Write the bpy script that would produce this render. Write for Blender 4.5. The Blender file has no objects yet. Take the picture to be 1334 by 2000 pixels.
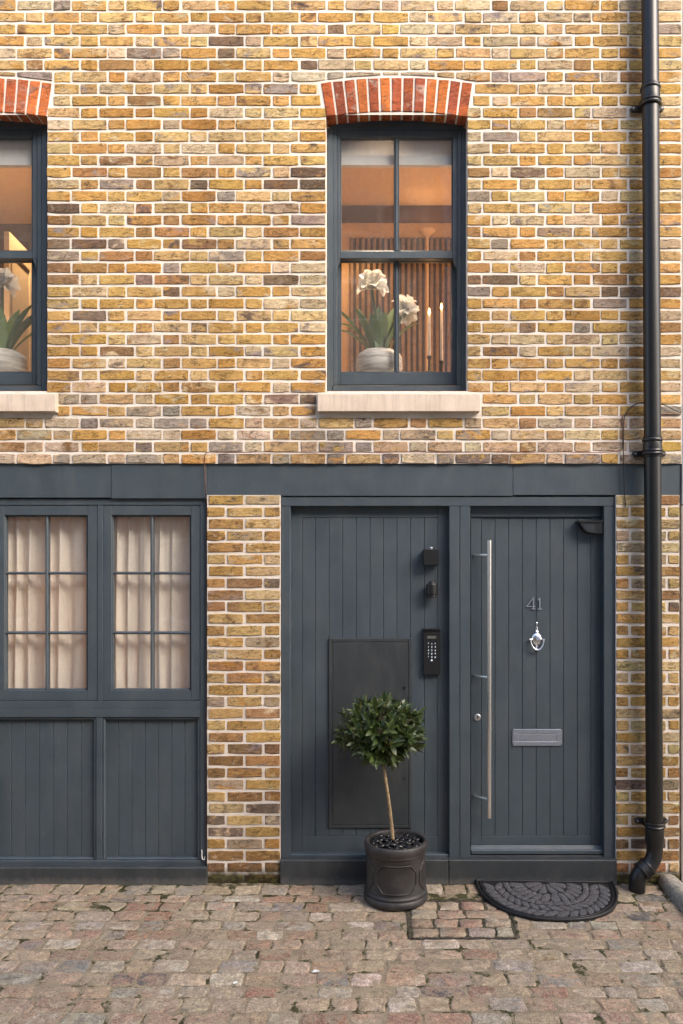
import bpy, math, random
from mathutils import Vector, Matrix, noise as mnoise
R = random.Random(41)
scene = bpy.context.scene
col = scene.collection
rad = math.radians

# ------------------------------------------------------------------ camera
S, CX, HY, D, GY = 310.0, 735.0, 1090.0, 5.0, 1725.0     # wall scale px/m, vanishing point, distance, foot of wall
H = (GY - HY) / S
def PX(px, Y=0.0): return (px - CX) / S * (D + Y) / D
def PZ(py, Y=0.0): return H + (HY - py) / S * (D + Y) / D
cam = bpy.data.cameras.new('camera'); camo = bpy.data.objects.new('camera', cam); col.objects.link(camo)
camo.location = (0, -D, H); camo.rotation_euler = (rad(90), 0, 0)
cam.sensor_fit = 'HORIZONTAL'; cam.sensor_width = 36.0; cam.lens = 36.0 * S * D / 1334.0
cam.shift_x = (667.0 - CX) / 1334.0; cam.shift_y = (HY - 1000.0) / 1334.0
cam.clip_start = 0.05; cam.clip_end = 500
scene.camera = camo

# ------------------------------------------------------------------ sky, sun, exposure
SUN_EL, SUN_AZ = 34.0, 47.0          # elevation; azimuth to the right of the wall's normal
w = bpy.data.worlds.new('World'); scene.world = w; w.use_nodes = True
wn = w.node_tree.nodes; wl = w.node_tree.links
sky = wn.new('ShaderNodeTexSky'); sky.sky_type = 'NISHITA'; sky.sun_disc = False
sky.sun_elevation = rad(SUN_EL); sky.sun_rotation = rad(180 - SUN_AZ)
sky.air_density = 1.0; sky.dust_density = 3.0; sky.ozone_density = 1.0
wl.new(sky.outputs[0], wn['Background'].inputs[0]); wn['Background'].inputs[1].default_value = 0.15
sl = bpy.data.lights.new('sun', 'SUN'); so = bpy.data.objects.new('sun', sl); col.objects.link(so)
sl.energy = 1.2; sl.angle = rad(36); sl.color = (1.0, 0.88, 0.75)
sd = Vector((math.sin(rad(SUN_AZ)) * math.cos(rad(SUN_EL)), -math.cos(rad(SUN_AZ)) * math.cos(rad(SUN_EL)), math.sin(rad(SUN_EL))))
so.rotation_euler = sd.to_track_quat('Z', 'Y').to_euler(); so.location = sd * 30
vs = scene.view_settings
vs.view_transform = 'Standard'; vs.look = 'None'; vs.exposure = 1.78; vs.gamma = 1.0; vs.use_curve_mapping = False
try:
    scene.cycles.use_denoising = True; scene.cycles.max_bounces = 8; scene.cycles.transparent_max_bounces = 12
    scene.cycles.sample_clamp_indirect = 4.0; scene.cycles.caustics_reflective = False; scene.cycles.caustics_refractive = False
except Exception: pass

# ------------------------------------------------------------------ node helper
class Mat:
    def __init__(s, name):
        s.m = bpy.data.materials.new(name); s.m.use_nodes = True
        s.t = s.m.node_tree; s.b = s.t.nodes['Principled BSDF']; s.out = s.t.nodes['Material Output']
    def n(s, typ, ins=None, **props):
        nd = s.t.nodes.new('ShaderNode' + typ)
        for k, v in props.items(): setattr(nd, k, v)
        for k, v in (ins or {}).items(): s.set(nd.inputs[k], v)
        return nd
    def set(s, sock, v):
        if isinstance(v, bpy.types.NodeSocket): s.t.links.new(v, sock)
        elif isinstance(v, bpy.types.Node): s.t.links.new(v.outputs[0], sock)
        else:
            if sock.type == 'RGBA' and len(v) == 3: v = (*v, 1)
            sock.default_value = v
    def p(s, **kw):
        for k, v in kw.items(): s.set(s.b.inputs[k.replace('_', ' ')], v)
        return s
    def noise(s, vec, scale, detail=3, rough=0.55, dist=0.0, out='Fac'):
        return s.n('TexNoise', {'Vector': vec, 'Scale': scale, 'Detail': detail, 'Roughness': rough, 'Distortion': dist}).outputs[out]
    def ramp(s, fac, a, b, lo=0.0, hi=1.0):
        return s.n('MapRange', {'Value': fac, 'From Min': a, 'From Max': b, 'To Min': lo, 'To Max': hi}).outputs[0]
    def mix(s, fac, a, b, mode='MIX'):
        nd = s.n('Mix', data_type='RGBA', blend_type=mode)
        s.set(nd.inputs[0], fac); s.set(nd.inputs[6], a); s.set(nd.inputs[7], b); return nd.outputs[2]
    def math(s, op, a, b=0.0, c=0.0):
        return s.n('Math', {0: a, 1: b, 2: c}, operation=op).outputs[0]
    def pos(s): return s.n('NewGeometry').outputs['Position']
    def vadd(s, a, b): return s.n('VectorMath', {0: a, 1: b}, operation='ADD').outputs[0]
    def vmul(s, a, b): return s.n('VectorMath', {0: a, 1: b}, operation='MULTIPLY').outputs[0]
    def bump(s, h, strength=0.5, dist=0.01):
        s.set(s.b.inputs['Normal'], s.n('Bump', {'Height': h, 'Strength': strength, 'Distance': dist}).outputs[0])
        return s

M = {}
def plain(name, c, rough=0.5, metal=0.0, var=0.12, scale=25, bump=0.0, bscale=120, spec=0.5, **kw):
    m = Mat(name); P = m.pos()
    f = m.ramp(m.noise(P, scale, 4), 0.3, 0.7, 1 - var, 1 + var)
    m.p(Base_Color=m.mix(1.0, c, m.n('CombineColor', {0: f, 1: f, 2: f}).outputs[0], 'MULTIPLY'), Roughness=rough, Metallic=metal)
    m.set(m.b.inputs['Specular IOR Level'], spec)
    if bump: m.bump(m.noise(P, bscale, 3), bump, 0.004)
    for k, v in kw.items(): m.p(**{k: v})
    M[name] = m.m; return m

def brick_mat(name, pit=1.0, moss=False):
    m = Mat(name); g = m.pos()
    ca = m.n('Attribute', attribute_name='ca').outputs['Color']; cb = m.n('Attribute', attribute_name='cb').outputs['Color']
    rs = m.n('Attribute', attribute_name='rs').outputs['Vector']
    P = m.vadd(g, m.vmul(rs, (40, 40, 40)))
    PS = m.vmul(P, (1.0, 1.0, 1.7))
    patch = m.ramp(m.noise(PS, 9, 4, 0.6, 0.6), 0.53, 0.66)
    c = m.mix(patch, ca, cb)
    streak = m.noise(m.vmul(P, (1.0, 1.0, 3.2)), 30, 5, 0.65, 0.8)
    f = m.ramp(streak, 0.28, 0.72, 0.55, 1.34)
    c = m.mix(1.0, c, m.n('CombineColor', {0: f, 1: m.math('POWER', f, 1.08), 2: m.math('POWER', f, 1.2)}).outputs[0], 'MULTIPLY')
    pale = m.ramp(m.noise(P, 22, 3, 0.6), 0.60, 0.74, 0, 0.45)
    c = m.mix(pale, c, (0.56, 0.44, 0.30))
    tilt = m.n('VectorRotate', {'Vector': P, 'Angle': 0.25}, rotation_type='Y_AXIS').outputs[0]
    cr = m.noise(m.vmul(tilt, (1.0, 1.0, 2.6)), 16, 4, 0.62, 0.5)
    line = m.ramp(m.math('ABSOLUTE', m.math('SUBTRACT', cr, 0.5)), 0.006, 0.020, 1, 0)
    sel = m.ramp(m.noise(P, 13, 2), 0.44, 0.54)
    line = m.math('MULTIPLY', line, sel)
    vo = m.n('TexVoronoi', {'Vector': P, 'Scale': 85.0, 'Randomness': 1.0})
    pits = m.math('MULTIPLY', m.ramp(vo.outputs['Distance'], 0.16, 0.30, 1, 0), m.ramp(m.n('SeparateColor', {0: vo.outputs['Color']}).outputs[0], 0.80, 0.84))
    dark = m.math('MINIMUM', m.math('ADD', m.math('MULTIPLY', line, 0.85), m.math('MULTIPLY', pits, 0.9 * pit)), 0.92)
    c = m.mix(dark, c, (0.035, 0.024, 0.016))
    soot = m.ramp(m.noise(m.vmul(g, (1.0, 1.0, 0.45)), 1.7, 5, 0.6), 0.36, 0.66, 1.10, 0.80)
    c = m.mix(1.0, c, m.n('CombineColor', {0: soot, 1: soot, 2: soot}).outputs[0], 'MULTIPLY')
    if moss:
        z = m.n('SeparateXYZ', {0: g}).outputs[2]
        mz = m.math('MULTIPLY', m.ramp(m.math('ADD', z, m.math('MULTIPLY', m.noise(g, 14, 3), 0.10)), 0.10, 0.15, 1, 0), 0.9)
        c = m.mix(mz, c, m.mix(m.ramp(m.noise(g, 35, 3), 0.45, 0.6), (0.012, 0.011, 0.008), (0.05, 0.055, 0.015)))
    m.p(Base_Color=c, Roughness=0.92); m.set(m.b.inputs['Specular IOR Level'], 0.2)
    h = m.math('SUBTRACT', m.math('ADD', m.math('MULTIPLY', streak, 0.7), m.math('MULTIPLY', m.noise(P, 120, 3), 0.35)), m.math('MULTIPLY', dark, 0.6))
    m.bump(h, 0.8, 0.006); M[name] = m.m
brick_mat('brick'); brick_mat('red_brick', 0.25); brick_mat('pier_brick', 1.0, True)

def mortar_mat(name, c0, c1, moss=False):
    m = Mat(name); P = m.pos()
    c = m.mix(m.ramp(m.noise(P, 7, 4), 0.35, 0.65), c0, c1)
    sp = m.ramp(m.noise(P, 260, 2), 0.60, 0.72, 0, 0.35)
    c = m.mix(sp, c, (0.36, 0.29, 0.22))
    soot = m.ramp(m.noise(m.vmul(P, (1.0, 1.0, 0.45)), 1.7, 5, 0.6), 0.36, 0.66, 1.03, 0.84)
    c = m.mix(1.0, c, m.n('CombineColor', {0: soot, 1: soot, 2: soot}).outputs[0], 'MULTIPLY')
    c = m.mix(m.ramp(m.noise(P, 28, 4, 0.7), 0.54, 0.68, 0, 0.40), c, (0.50, 0.42, 0.34))
    if moss:
        z = m.n('SeparateXYZ', {0: P}).outputs[2]
        mz = m.math('MULTIPLY', m.ramp(m.math('ADD', z, m.math('MULTIPLY', m.noise(P, 14, 3), 0.10)), 0.10, 0.15, 1, 0), 0.95)
        c = m.mix(mz, c, m.mix(m.ramp(m.noise(P, 35, 3), 0.45, 0.6), (0.012, 0.011, 0.008), (0.05, 0.055, 0.015)))
    m.p(Base_Color=c, Roughness=0.95); m.set(m.b.inputs['Specular IOR Level'], 0.15)
    m.bump(m.math('ADD', m.noise(P, 60, 4), m.math('MULTIPLY', m.noise(P, 200, 2), 0.4)), 0.5, 0.006); M[name] = m.m
mortar_mat('mortar', (0.82, 0.755, 0.69), (0.73, 0.66, 0.58))
mortar_mat('pier_mortar', (0.78, 0.715, 0.65), (0.66, 0.585, 0.515), True)

def paint(name, c, rough=0.42):
    m = Mat(name); P = m.pos()
    f = m.ramp(m.noise(P, 5, 5, 0.6), 0.3, 0.7, 0.88, 1.12)
    cc = m.mix(1.0, c, m.n('CombineColor', {0: f, 1: f, 2: f}).outputs[0], 'MULTIPLY')
    dust = m.ramp(m.noise(m.vmul(P, (1, 1, 0.35)), 8, 6, 0.75), 0.46, 0.72, 0, 0.24)
    if name == 'plinth_paint':
        zz = m.n('SeparateXYZ', {0: P}).outputs[2]
        dust = m.math('ADD', dust, m.math('MULTIPLY', m.ramp(m.math('SUBTRACT', zz, m.math('MULTIPLY', m.noise(P, 30, 5, 0.8), 0.10)), -0.035, 0.0, 1, 0), 0.5))
    cc = m.mix(dust, cc, (0.13, 0.125, 0.12))
    vo = m.n('TexVoronoi', {'Vector': P, 'Scale': 34.0})
    chip = m.math('MULTIPLY', m.ramp(vo.outputs['Distance'], 0.035, 0.06, 1, 0), m.ramp(m.n('SeparateColor', {0: vo.outputs['Color']}).outputs[0], 0.965, 0.97))
    cc = m.mix(m.math('MULTIPLY', chip, 0.7), cc, (0.5, 0.48, 0.45))
    m.p(Base_Color=cc, Roughness=m.ramp(m.noise(P, 18, 3), 0.3, 0.7, rough - 0.07, rough + 0.09))
    m.bump(m.math('ADD', m.noise(P, 300, 2), m.math('MULTIPLY', m.noise(m.vmul(P, (1, 1, 0.10)), 110, 4), 0.9)), 0.20, 0.004); M[name] = m.m
paint('paint', (0.048, 0.065, 0.080))
paint('plinth_paint', (0.030, 0.035, 0.039), 0.5)
paint('cupboard_paint', (0.030, 0.035, 0.039), 0.45)

def stone_mat():
    m = Mat('sill_stone'); P = m.pos()
    c = m.mix(m.ramp(m.noise(P, 9, 5), 0.35, 0.65), (0.66, 0.55, 0.45), (0.56, 0.46, 0.37))
    st = m.ramp(m.noise(m.vmul(P, (1, 1, 0.06)), 45, 4, 0.7), 0.50, 0.70, 0, 0.55)
    c = m.mix(st, c, (0.36, 0.30, 0.25))
    m.p(Base_Color=c, Roughness=0.85).bump(m.noise(P, 140, 3), 0.25, 0.003); M['sill_stone'] = m.m
stone_mat()

def sett_mat():
    m = Mat('sett'); g = m.pos()
    ca = m.n('Attribute', attribute_name='ca').outputs['Color']; cb = m.n('Attribute', attribute_name='cb').outputs['Color']
    rs = m.n('Attribute', attribute_name='rs').outputs['Vector']
    P = m.vadd(g, m.vmul(rs, (40, 40, 40)))
    c = m.mix(m.ramp(m.noise(P, 12, 5, 0.65, 0.5), 0.42, 0.62), ca, cb)
    f = m.math('MULTIPLY', m.ramp(m.noise(P, 30, 6, 0.8), 0.25, 0.75, 0.30, 1.70), m.ramp(m.noise(P, 120, 4, 0.8), 0.3, 0.7, 0.62, 1.38))
    c = m.mix(1.0, c, m.n('CombineColor', {0: f, 1: f, 2: f}).outputs[0], 'MULTIPLY')
    gr = m.ramp(m.noise(g, 210, 3, 0.8), 0.3, 0.7, 0.55, 1.45)
    c = m.mix(m.ramp(m.noise(g, 13, 6, 0.8), 0.50, 0.60, 0, 0.85), c, m.mix(1.0, (0.335, 0.27, 0.185), m.n('CombineColor', {0: gr, 1: gr, 2: gr}).outputs[0], 'MULTIPLY'))
    c = m.mix(m.ramp(m.noise(P, 150, 2), 0.62, 0.7, 0, 0.7), c, (0.42, 0.37, 0.31))
    c = m.mix(m.ramp(m.noise(m.vadd(P, (5, 3, 1)), 130, 2), 0.63, 0.7, 0, 0.7), c, (0.06, 0.05, 0.04))
    m.p(Base_Color=c, Roughness=0.82); m.set(m.b.inputs['Specular IOR Level'], 0.35)
    m.bump(m.math('ADD', m.noise(P, 38, 5, 0.65), m.math('MULTIPLY', m.noise(P, 170, 3), 0.5)), 1.0, 0.014); M['sett'] = m.m
sett_mat()

def ground_mat():
    m = Mat('joint_grit'); P = m.pos()
    c = m.mix(m.ramp(m.noise(P, 6, 5, 0.6), 0.38, 0.62), (0.35, 0.28, 0.19), (0.27, 0.215, 0.148))
    f = m.ramp(m.noise(P, 190, 3, 0.7), 0.3, 0.7, 0.5, 1.5)
    c = m.mix(1.0, c, m.n('CombineColor', {0: f, 1: f, 2: f}).outputs[0], 'MULTIPLY')
    y = m.n('SeparateXYZ', {0: P}).outputs[1]
    near = m.ramp(y, -0.75, -0.05, 0.0, 0.07)
    ms = m.ramp(m.math('ADD', m.noise(P, 7.5, 5, 0.75), near), 0.530, 0.585, 0, 0.94)
    c = m.mix(ms, c, m.mix(m.ramp(m.noise(P, 60, 3), 0.4, 0.6), (0.022, 0.018, 0.010), (0.055, 0.06, 0.016)))
    m.p(Base_Color=c, Roughness=0.95); m.set(m.b.inputs['Specular IOR Level'], 0.2)
    m.bump(m.math('ADD', m.noise(P, 90, 4, 0.7), m.math('MULTIPLY', m.noise(P, 260, 2), 0.6)), 1.0, 0.008); M['joint_grit'] = m.m
ground_mat()

plain('pipe_iron', (0.008, 0.0078, 0.0082), 0.36, 0.0, 0.25, 14, 0.12, 160, 0.55)
plain('black_plastic', (0.010, 0.010, 0.011), 0.38, var=0.1)
plain('steel', (0.90, 0.87, 0.84), 0.30, 1.0, 0.06, 60)
plain('chrome', (0.90, 0.90, 0.92), 0.16, 1.0, 0.03)
plain('numeral_metal', (0.66, 0.66, 0.67), 0.32, 1.0, 0.05)
plain('letter_metal', (0.37, 0.40, 0.46), 0.5, 1.0, 0.12, 90, 0.15, 200)
plain('dull_bolt', (0.25, 0.24, 0.24), 0.4, 1.0)
plain('pot_clay', (0.030, 0.0265, 0.0255), 0.50, var=0.5, scale=11, bump=0.4, bscale=200)
plain('pebble', (0.014, 0.0135, 0.0145), 0.22, var=0.3, scale=70)
plain('soil', (0.012, 0.009, 0.007), 0.95, var=0.4, bump=0.8)
plain('tray_iron', (0.075, 0.062, 0.052), 0.7, 0.2, 0.7, 40)
plain('tray_moss', (0.065, 0.055, 0.030), 0.95, var=0.8, scale=45, bump=1.0)
plain('copper', (0.22, 0.095, 0.06), 0.45, 0.6, 0.2, 30)
plain('brown_cable', (0.055, 0.028, 0.02), 0.55)
plain('black_cable', (0.012, 0.011, 0.011), 0.45)
plain('white_plastic', (0.7, 0.69, 0.66), 0.4)
plain('mat_rubber', (0.010, 0.010, 0.011), 0.5, bump=0.3, bscale=200)
def pile_mat():
    m = Mat('mat_pile'); P = m.pos()
    f = m.noise(P, 190, 3, 0.8)
    c = m.mix(m.ramp(f, 0.40, 0.66), (0.012, 0.012, 0.014), (0.19, 0.18, 0.19))
    m.p(Base_Color=c, Roughness=0.95); m.bump(f, 1.0, 0.006); M['mat_pile'] = m.m
pile_mat()
plain('trunk_bark', (0.27, 0.19, 0.105), 0.8, var=0.35, scale=60, bump=0.5, bscale=150)
plain('dark_metal', (0.03, 0.028, 0.026), 0.5, 0.3, 0.3, 60)
def leaf_mat(name, c0, c1, back, rough):
    m = Mat(name); rs = m.n('Attribute', attribute_name='rs').outputs['Fac']
    bf = m.n('NewGeometry').outputs['Backfacing']
    c = m.mix(bf, m.mix(rs, c0, c1), back)
    m.p(Base_Color=c, Roughness=rough, Subsurface_Weight=0.0); m.bump(m.noise(m.pos(), 70, 3), 0.2, 0.003)
    tr = m.n('BsdfTranslucent', {'Color': m.mix(0.5, c, (0.10, 0.14, 0.01))})
    mx = m.n('MixShader', {0: 0.14, 1: m.b.outputs[0], 2: tr.outputs[0]})
    m.set(m.out.inputs[0], mx.outputs[0]); M[name] = m.m
leaf_mat('bay_leaf', (0.016, 0.034, 0.009), (0.062, 0.090, 0.020), (0.085, 0.105, 0.045), 0.42)
leaf_mat('strap_leaf', (0.07, 0.14, 0.06), (0.17, 0.25, 0.08), (0.15, 0.22, 0.09), 0.45)
leaf_mat('moss_growth', (0.20, 0.15, 0.085), (0.11, 0.12, 0.04), (0.15, 0.13, 0.06), 0.9)
plain('berry', (0.42, 0.36, 0.06), 0.5)
def petal_mat():
    m = Mat('petal'); m.p(Base_Color=(0.92, 0.89, 0.82), Roughness=0.6)
    tr = m.n('BsdfTranslucent', {'Color': (0.85, 0.80, 0.70)}); mx = m.n('MixShader', {0: 0.3, 1: m.b.outputs[0], 2: tr.outputs[0]})
    m.set(m.out.inputs[0], mx.outputs[0]); M['petal'] = m.m
petal_mat()
def vase_mat():
    m = Mat('vase_clay'); P = m.pos()
    st = m.noise(m.vmul(P, (0.4, 0.4, 3.2)), 16, 4, 0.6)
    m.p(Base_Color=m.mix(m.ramp(st, 0.35, 0.65), (0.33, 0.30, 0.27), (0.62, 0.58, 0.53)), Roughness=0.9).bump(st, 0.4, 0.006); M['vase_clay'] = m.m
vase_mat()
def glass_mat(name, haze):
    m = Mat(name); P = m.pos()
    tr = m.n('BsdfTransparent', {'Color': (0.96, 0.97, 0.97)}); gl = m.n('BsdfGlossy', {'Roughness': 0.02, 'Color': (1, 1, 1)})
    bp = m.n('Bump', {'Height': m.noise(P, 3.0, 2), 'Strength': 0.06, 'Distance': 0.02}); m.set(gl.inputs['Normal'], bp.outputs[0])
    fr = m.n('Fresnel', {'IOR': m.ramp(m.n('NewGeometry').outputs['Backfacing'], 0, 1, 1.5, 1/1.5)})
    mx = m.n('MixShader', {0: fr.outputs[0], 1: tr.outputs[0], 2: gl.outputs[0]})
    df = m.n('BsdfDiffuse', {'Color': (0.55, 0.52, 0.5)})                      # dried dust and rain marks on the outside
    dirt = m.math('MULTIPLY', m.ramp(m.noise(m.vmul(P, (1, 1, 0.4)), 22, 6, 0.75), 0.35, 0.8, 0.25, 1.0), haze)
    mx2 = m.n('MixShader', {0: dirt, 1: mx.outputs[0], 2: df.outputs[0]})
    m.set(m.out.inputs[0], mx2.outputs[0]); m.t.nodes.remove(m.b); M[name] = m.m
glass_mat('glass', 0.085)
def cloth(name, c, tcol, fac=0.35):
    m = Mat(name); P = m.pos()
    wv = m.noise(m.vmul(P, (1, 1, 1)), 420, 2)
    f = m.ramp(wv, 0.3, 0.7, 0.9, 1.1)
    cc = m.mix(1.0, c, m.n('CombineColor', {0: f, 1: f, 2: f}).outputs[0], 'MULTIPLY')
    m.p(Base_Color=cc, Roughness=0.95); m.set(m.b.inputs['Specular IOR Level'], 0.1)
    tr = m.n('BsdfTranslucent', {'Color': tcol}); mx = m.n('MixShader', {0: fac, 1: m.b.outputs[0], 2: tr.outputs[0]})
    m.set(m.out.inputs[0], mx.outputs[0]); M[name] = m.m
cloth('curtain_linen', (0.88, 0.81, 0.72), (0.74, 0.55, 0.38), 0.22)
cloth('blind_cloth', (0.90, 0.87, 0.82), (0.62, 0.58, 0.54), 0.3)
cloth('hem_cloth', (0.70, 0.68, 0.67), (0.4, 0.36, 0.33), 0.15)
plain('plaster', (0.68, 0.49, 0.31), 0.9, var=0.05)
plain('taupe_wall', (0.17, 0.15, 0.16), 0.85, var=0.1)
plain('beam_brown', (0.10, 0.055, 0.035), 0.7)
plain('slat_wood', (0.30, 0.20, 0.13), 0.55, var=0.25, scale=20)
plain('slat_felt', (0.11, 0.092, 0.085), 0.95)
plain('cream_door', (0.70, 0.60, 0.46), 0.5, var=0.04)
plain('candle_wax', (0.36, 0.35, 0.36), 0.5)
plain('white_render', (0.74, 0.72, 0.69), 0.85, var=0.12, scale=4, bump=0.3)
plain('grey_render', (0.30, 0.27, 0.25), 0.85, var=0.2, scale=4, bump=0.3)
plain('blue_grey_paint', (0.22, 0.24, 0.28), 0.6)
def far_brick():
    m = Mat('far_brick'); P = m.pos(); q = m.n('SeparateXYZ', {0: P})
    b = m.n('TexBrick', {'Vector': m.n('CombineXYZ', {0: q.outputs[0], 1: q.outputs[2], 2: 0.0}), 'Color1': (0.36, 0.235, 0.14), 'Color2': (0.28, 0.16, 0.09), 'Mortar': (0.5, 0.45, 0.4), 'Scale': 1.0, 'Mortar Size': 0.006, 'Brick Width': 0.225, 'Row Height': 0.075})
    m.p(Base_Color=b.outputs[0], Roughness=0.9); M['far_brick'] = m.m
far_brick()
plain('dark_glass', (0.03, 0.033, 0.036), 0.06)
plain('roof_slate', (0.09, 0.09, 0.10), 0.7, var=0.3)
plain('kerb_stone', (0.30, 0.27, 0.22), 0.85, var=0.45, scale=30, bump=0.7, bscale=90)
def glow(name, c, s):
    m = Mat(name); e = m.n('Emission', {'Color': (*c, 1), 'Strength': s}); m.set(m.out.inputs[0], e.outputs[0]); m.t.nodes.remove(m.b); M[name] = m.m
glow('flame', (1.0, 0.50, 0.14), 9.0); glow('bulb', (1.0, 0.66, 0.34), 6.0); glow('key_light', (0.85, 0.92, 1.0), 0.35)
plain('screen', (0.09, 0.095, 0.085), 0.3)

# ------------------------------------------------------------------ mesh helper
class MB:
    def __init__(s): s.v = []; s.f = []; s.a = []          # a: per-face (ca, cb, rs)
    def add(s, vs, fs, at=None):
        o = len(s.v); s.v += [tuple(x) for x in vs]; s.f += [tuple(i + o for i in f) for f in fs]
        s.a += [at] * len(fs); return s
    def box(s, x0, x1, y0, y1, z0, z1):
        return s.add([(x0,y0,z0),(x1,y0,z0),(x1,y1,z0),(x0,y1,z0),(x0,y0,z1),(x1,y0,z1),(x1,y1,z1),(x0,y1,z1)],
                     [(0,3,2,1),(4,5,6,7),(0,1,5,4),(1,2,6,5),(2,3,7,6),(3,0,4,7)])
    def cbox(s, x0, x1, y0, y1, z0, z1, c=0.002):           # box whose front edges (towards -Y) are chamfered
        a, b = y0 + c, y1
        vs = [(x0+c,y0,z0+c),(x1-c,y0,z0+c),(x1-c,y0,z1-c),(x0+c,y0,z1-c),(x0,a,z0),(x1,a,z0),(x1,a,z1),(x0,a,z1),(x0,b,z0),(x1,b,z0),(x1,b,z1),(x0,b,z1)]
        return s.add(vs, [(0,1,2,3),(0,4,5,1),(1,5,6,2),(2,6,7,3),(3,7,4,0),(4,8,9,5),(5,9,10,6),(6,10,11,7),(7,11,8,4),(8,11,10,9)])
    def jb(s, x0, x1, y0, y1, Yf, Yb, c=0.002):             # the same, given in photo pixels at depth Yf
        return s.cbox(PX(x0,Yf), PX(x1,Yf), Yf, Yb, PZ(y1,Yf), PZ(y0,Yf), c)
    def prism(s, pts, y0, y1, c=0.0):                       # polygon in XZ (counter-clockwise seen from -Y), extruded along Y
        n = len(pts); cx = sum(p[0] for p in pts)/n; cz = sum(p[1] for p in pts)/n
        vs = []
        if c:
            for x, z in pts:
                l = math.hypot(cx-x, cz-z) or 1; vs.append((x+(cx-x)/l*c, y0, z+(cz-z)/l*c))
            vs += [(x, y0+c, z) for x, z in pts]
        else: vs += [(x, y0, z) for x, z in pts]
        vs += [(x, y1, z) for x, z in pts]
        k = len(vs)//n; fs = [tuple(range(n))]
        for r in range(k-1):
            for i in range(n):
                j = (i+1) % n; fs.append((r*n+i, (r+1)*n+i, (r+1)*n+j, r*n+j))
        fs.append(tuple((k-1)*n+i for i in reversed(range(n))))
        return s.add(vs, fs)
    def tube(s, pts, r, seg=10, cap=True):
        pts = [Vector(p) for p in pts]; n = len(pts); rr = r if isinstance(r, (list, tuple)) else [r]*n
        o = []; t0 = (pts[1]-pts[0]).normalized(); u = t0.orthogonal().normalized()
        for i, p in enumerate(pts):
            t = ((pts[min(i+1,n-1)]-pts[max(i-1,0)])).normalized()
            u = (u - t*u.dot(t)).normalized(); v = t.cross(u)
            o += [p + (u*math.cos(2*math.pi*k/seg) + v*math.sin(2*math.pi*k/seg))*rr[i] for k in range(seg)]
        fs = []
        for i in range(n-1):
            for k in range(seg):
                j = (k+1) % seg; fs.append((i*seg+k, i*seg+j, (i+1)*seg+j, (i+1)*seg+k))
        if cap: fs += [tuple(reversed(range(seg))), tuple((n-1)*seg+k for k in range(seg))]
        return s.add(o, fs)
    def lathe(s, prof, c=(0,0,0), seg=32, axis='Z', close=True):   # prof: (radius, height)
        o = []; c = Vector(c)
        for r, h in prof:
            for k in range(seg):
                a = 2*math.pi*k/seg; x, y = r*math.cos(a), r*math.sin(a)
                o.append(c + (Vector((x, y, h)) if axis == 'Z' else Vector((x, -h, y))))
        fs = []
        for i in range(len(prof)-1):
            for k in range(seg):
                j = (k+1) % seg; fs.append((i*seg+k, i*seg+j, (i+1)*seg+j, (i+1)*seg+k))
        if close: fs += [tuple(reversed(range(seg))), tuple((len(prof)-1)*seg+k for k in range(seg))]
        return s.add(o, fs)
    def build(s, name, mat, parent=None, smooth=False, angle=None, loc=None):
        me = bpy.data.meshes.new(name); me.from_pydata(s.v, [], s.f); me.update()
        if any(a for a in s.a):
            ca = me.attributes.new('ca', 'FLOAT_COLOR', 'FACE'); cb = me.attributes.new('cb', 'FLOAT_COLOR', 'FACE'); rs = me.attributes.new('rs', 'FLOAT_VECTOR', 'FACE')
            A = [a or ((.3,.3,.3),(.3,.3,.3),(0,0,0)) for a in s.a]
            ca.data.foreach_set('color', [x for a in A for x in (*a[0], 1)]); cb.data.foreach_set('color', [x for a in A for x in (*a[1], 1)])
            rs.data.foreach_set('vector', [x for a in A for x in a[2]])
        if smooth:
            me.polygons.foreach_set('use_smooth', [True]*len(me.polygons))
            if angle: me.set_sharp_from_angle(angle=rad(angle))
        me.materials.append(M[mat] if isinstance(mat, str) else mat)
        o = bpy.data.objects.new(name, me); col.objects.link(o)
        if loc is not None: o.location = loc
        if parent: o.parent = parent
        return o
def tag(o, label=None, cat=None, group=None, kind=None):
    for k, v in (('label', label), ('category', cat), ('group', group), ('kind', kind)):
        if v: o[k] = v
    return o
def empty(name, parent=None, loc=(0,0,0)):
    o = bpy.data.objects.new(name, None); col.objects.link(o); o.location = loc; o.empty_display_size = 0.1
    if parent: o.parent = parent
    return o

def pick(table):
    t = sum(x[0] for x in table); r = R.uniform(0, t)
    for wgt, c in table:
        r -= wgt
        if r <= 0: return c
    return table[-1][1]
def jit(c, a=0.12):
    f = 1 + R.uniform(-a, a); return tuple(max(0.004, x*f*(1+R.uniform(-0.05, 0.05))) for x in c)
def rvec(): return (R.random(), R.random(), R.random())

# ================================================================== THE HOUSE
house = empty('brick_house')
tag(house, 'golden stock brick mews house with slate blue painted door, garage front and sash windows', 'house')

# ---- upper wall
COURSE, BH = 23.3, 18.4
ARC = dict(cx=775.0, R=884.0, half=139.0, crown=217.7, depth=66.0)      # segmental arch over a window, in photo px at the wall
WINX = [775.0, -46.0]
WL, WRt = -430.0, 1331.5
WTOP = -150.0
def ext_py(dx): return ARC['crown'] + ARC['R'] - math.sqrt((ARC['R']+ARC['depth'])**2 - dx*dx)
def int_py(dx): return ARC['crown'] + ARC['R'] - math.sqrt(ARC['R']**2 - dx*dx)

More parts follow.
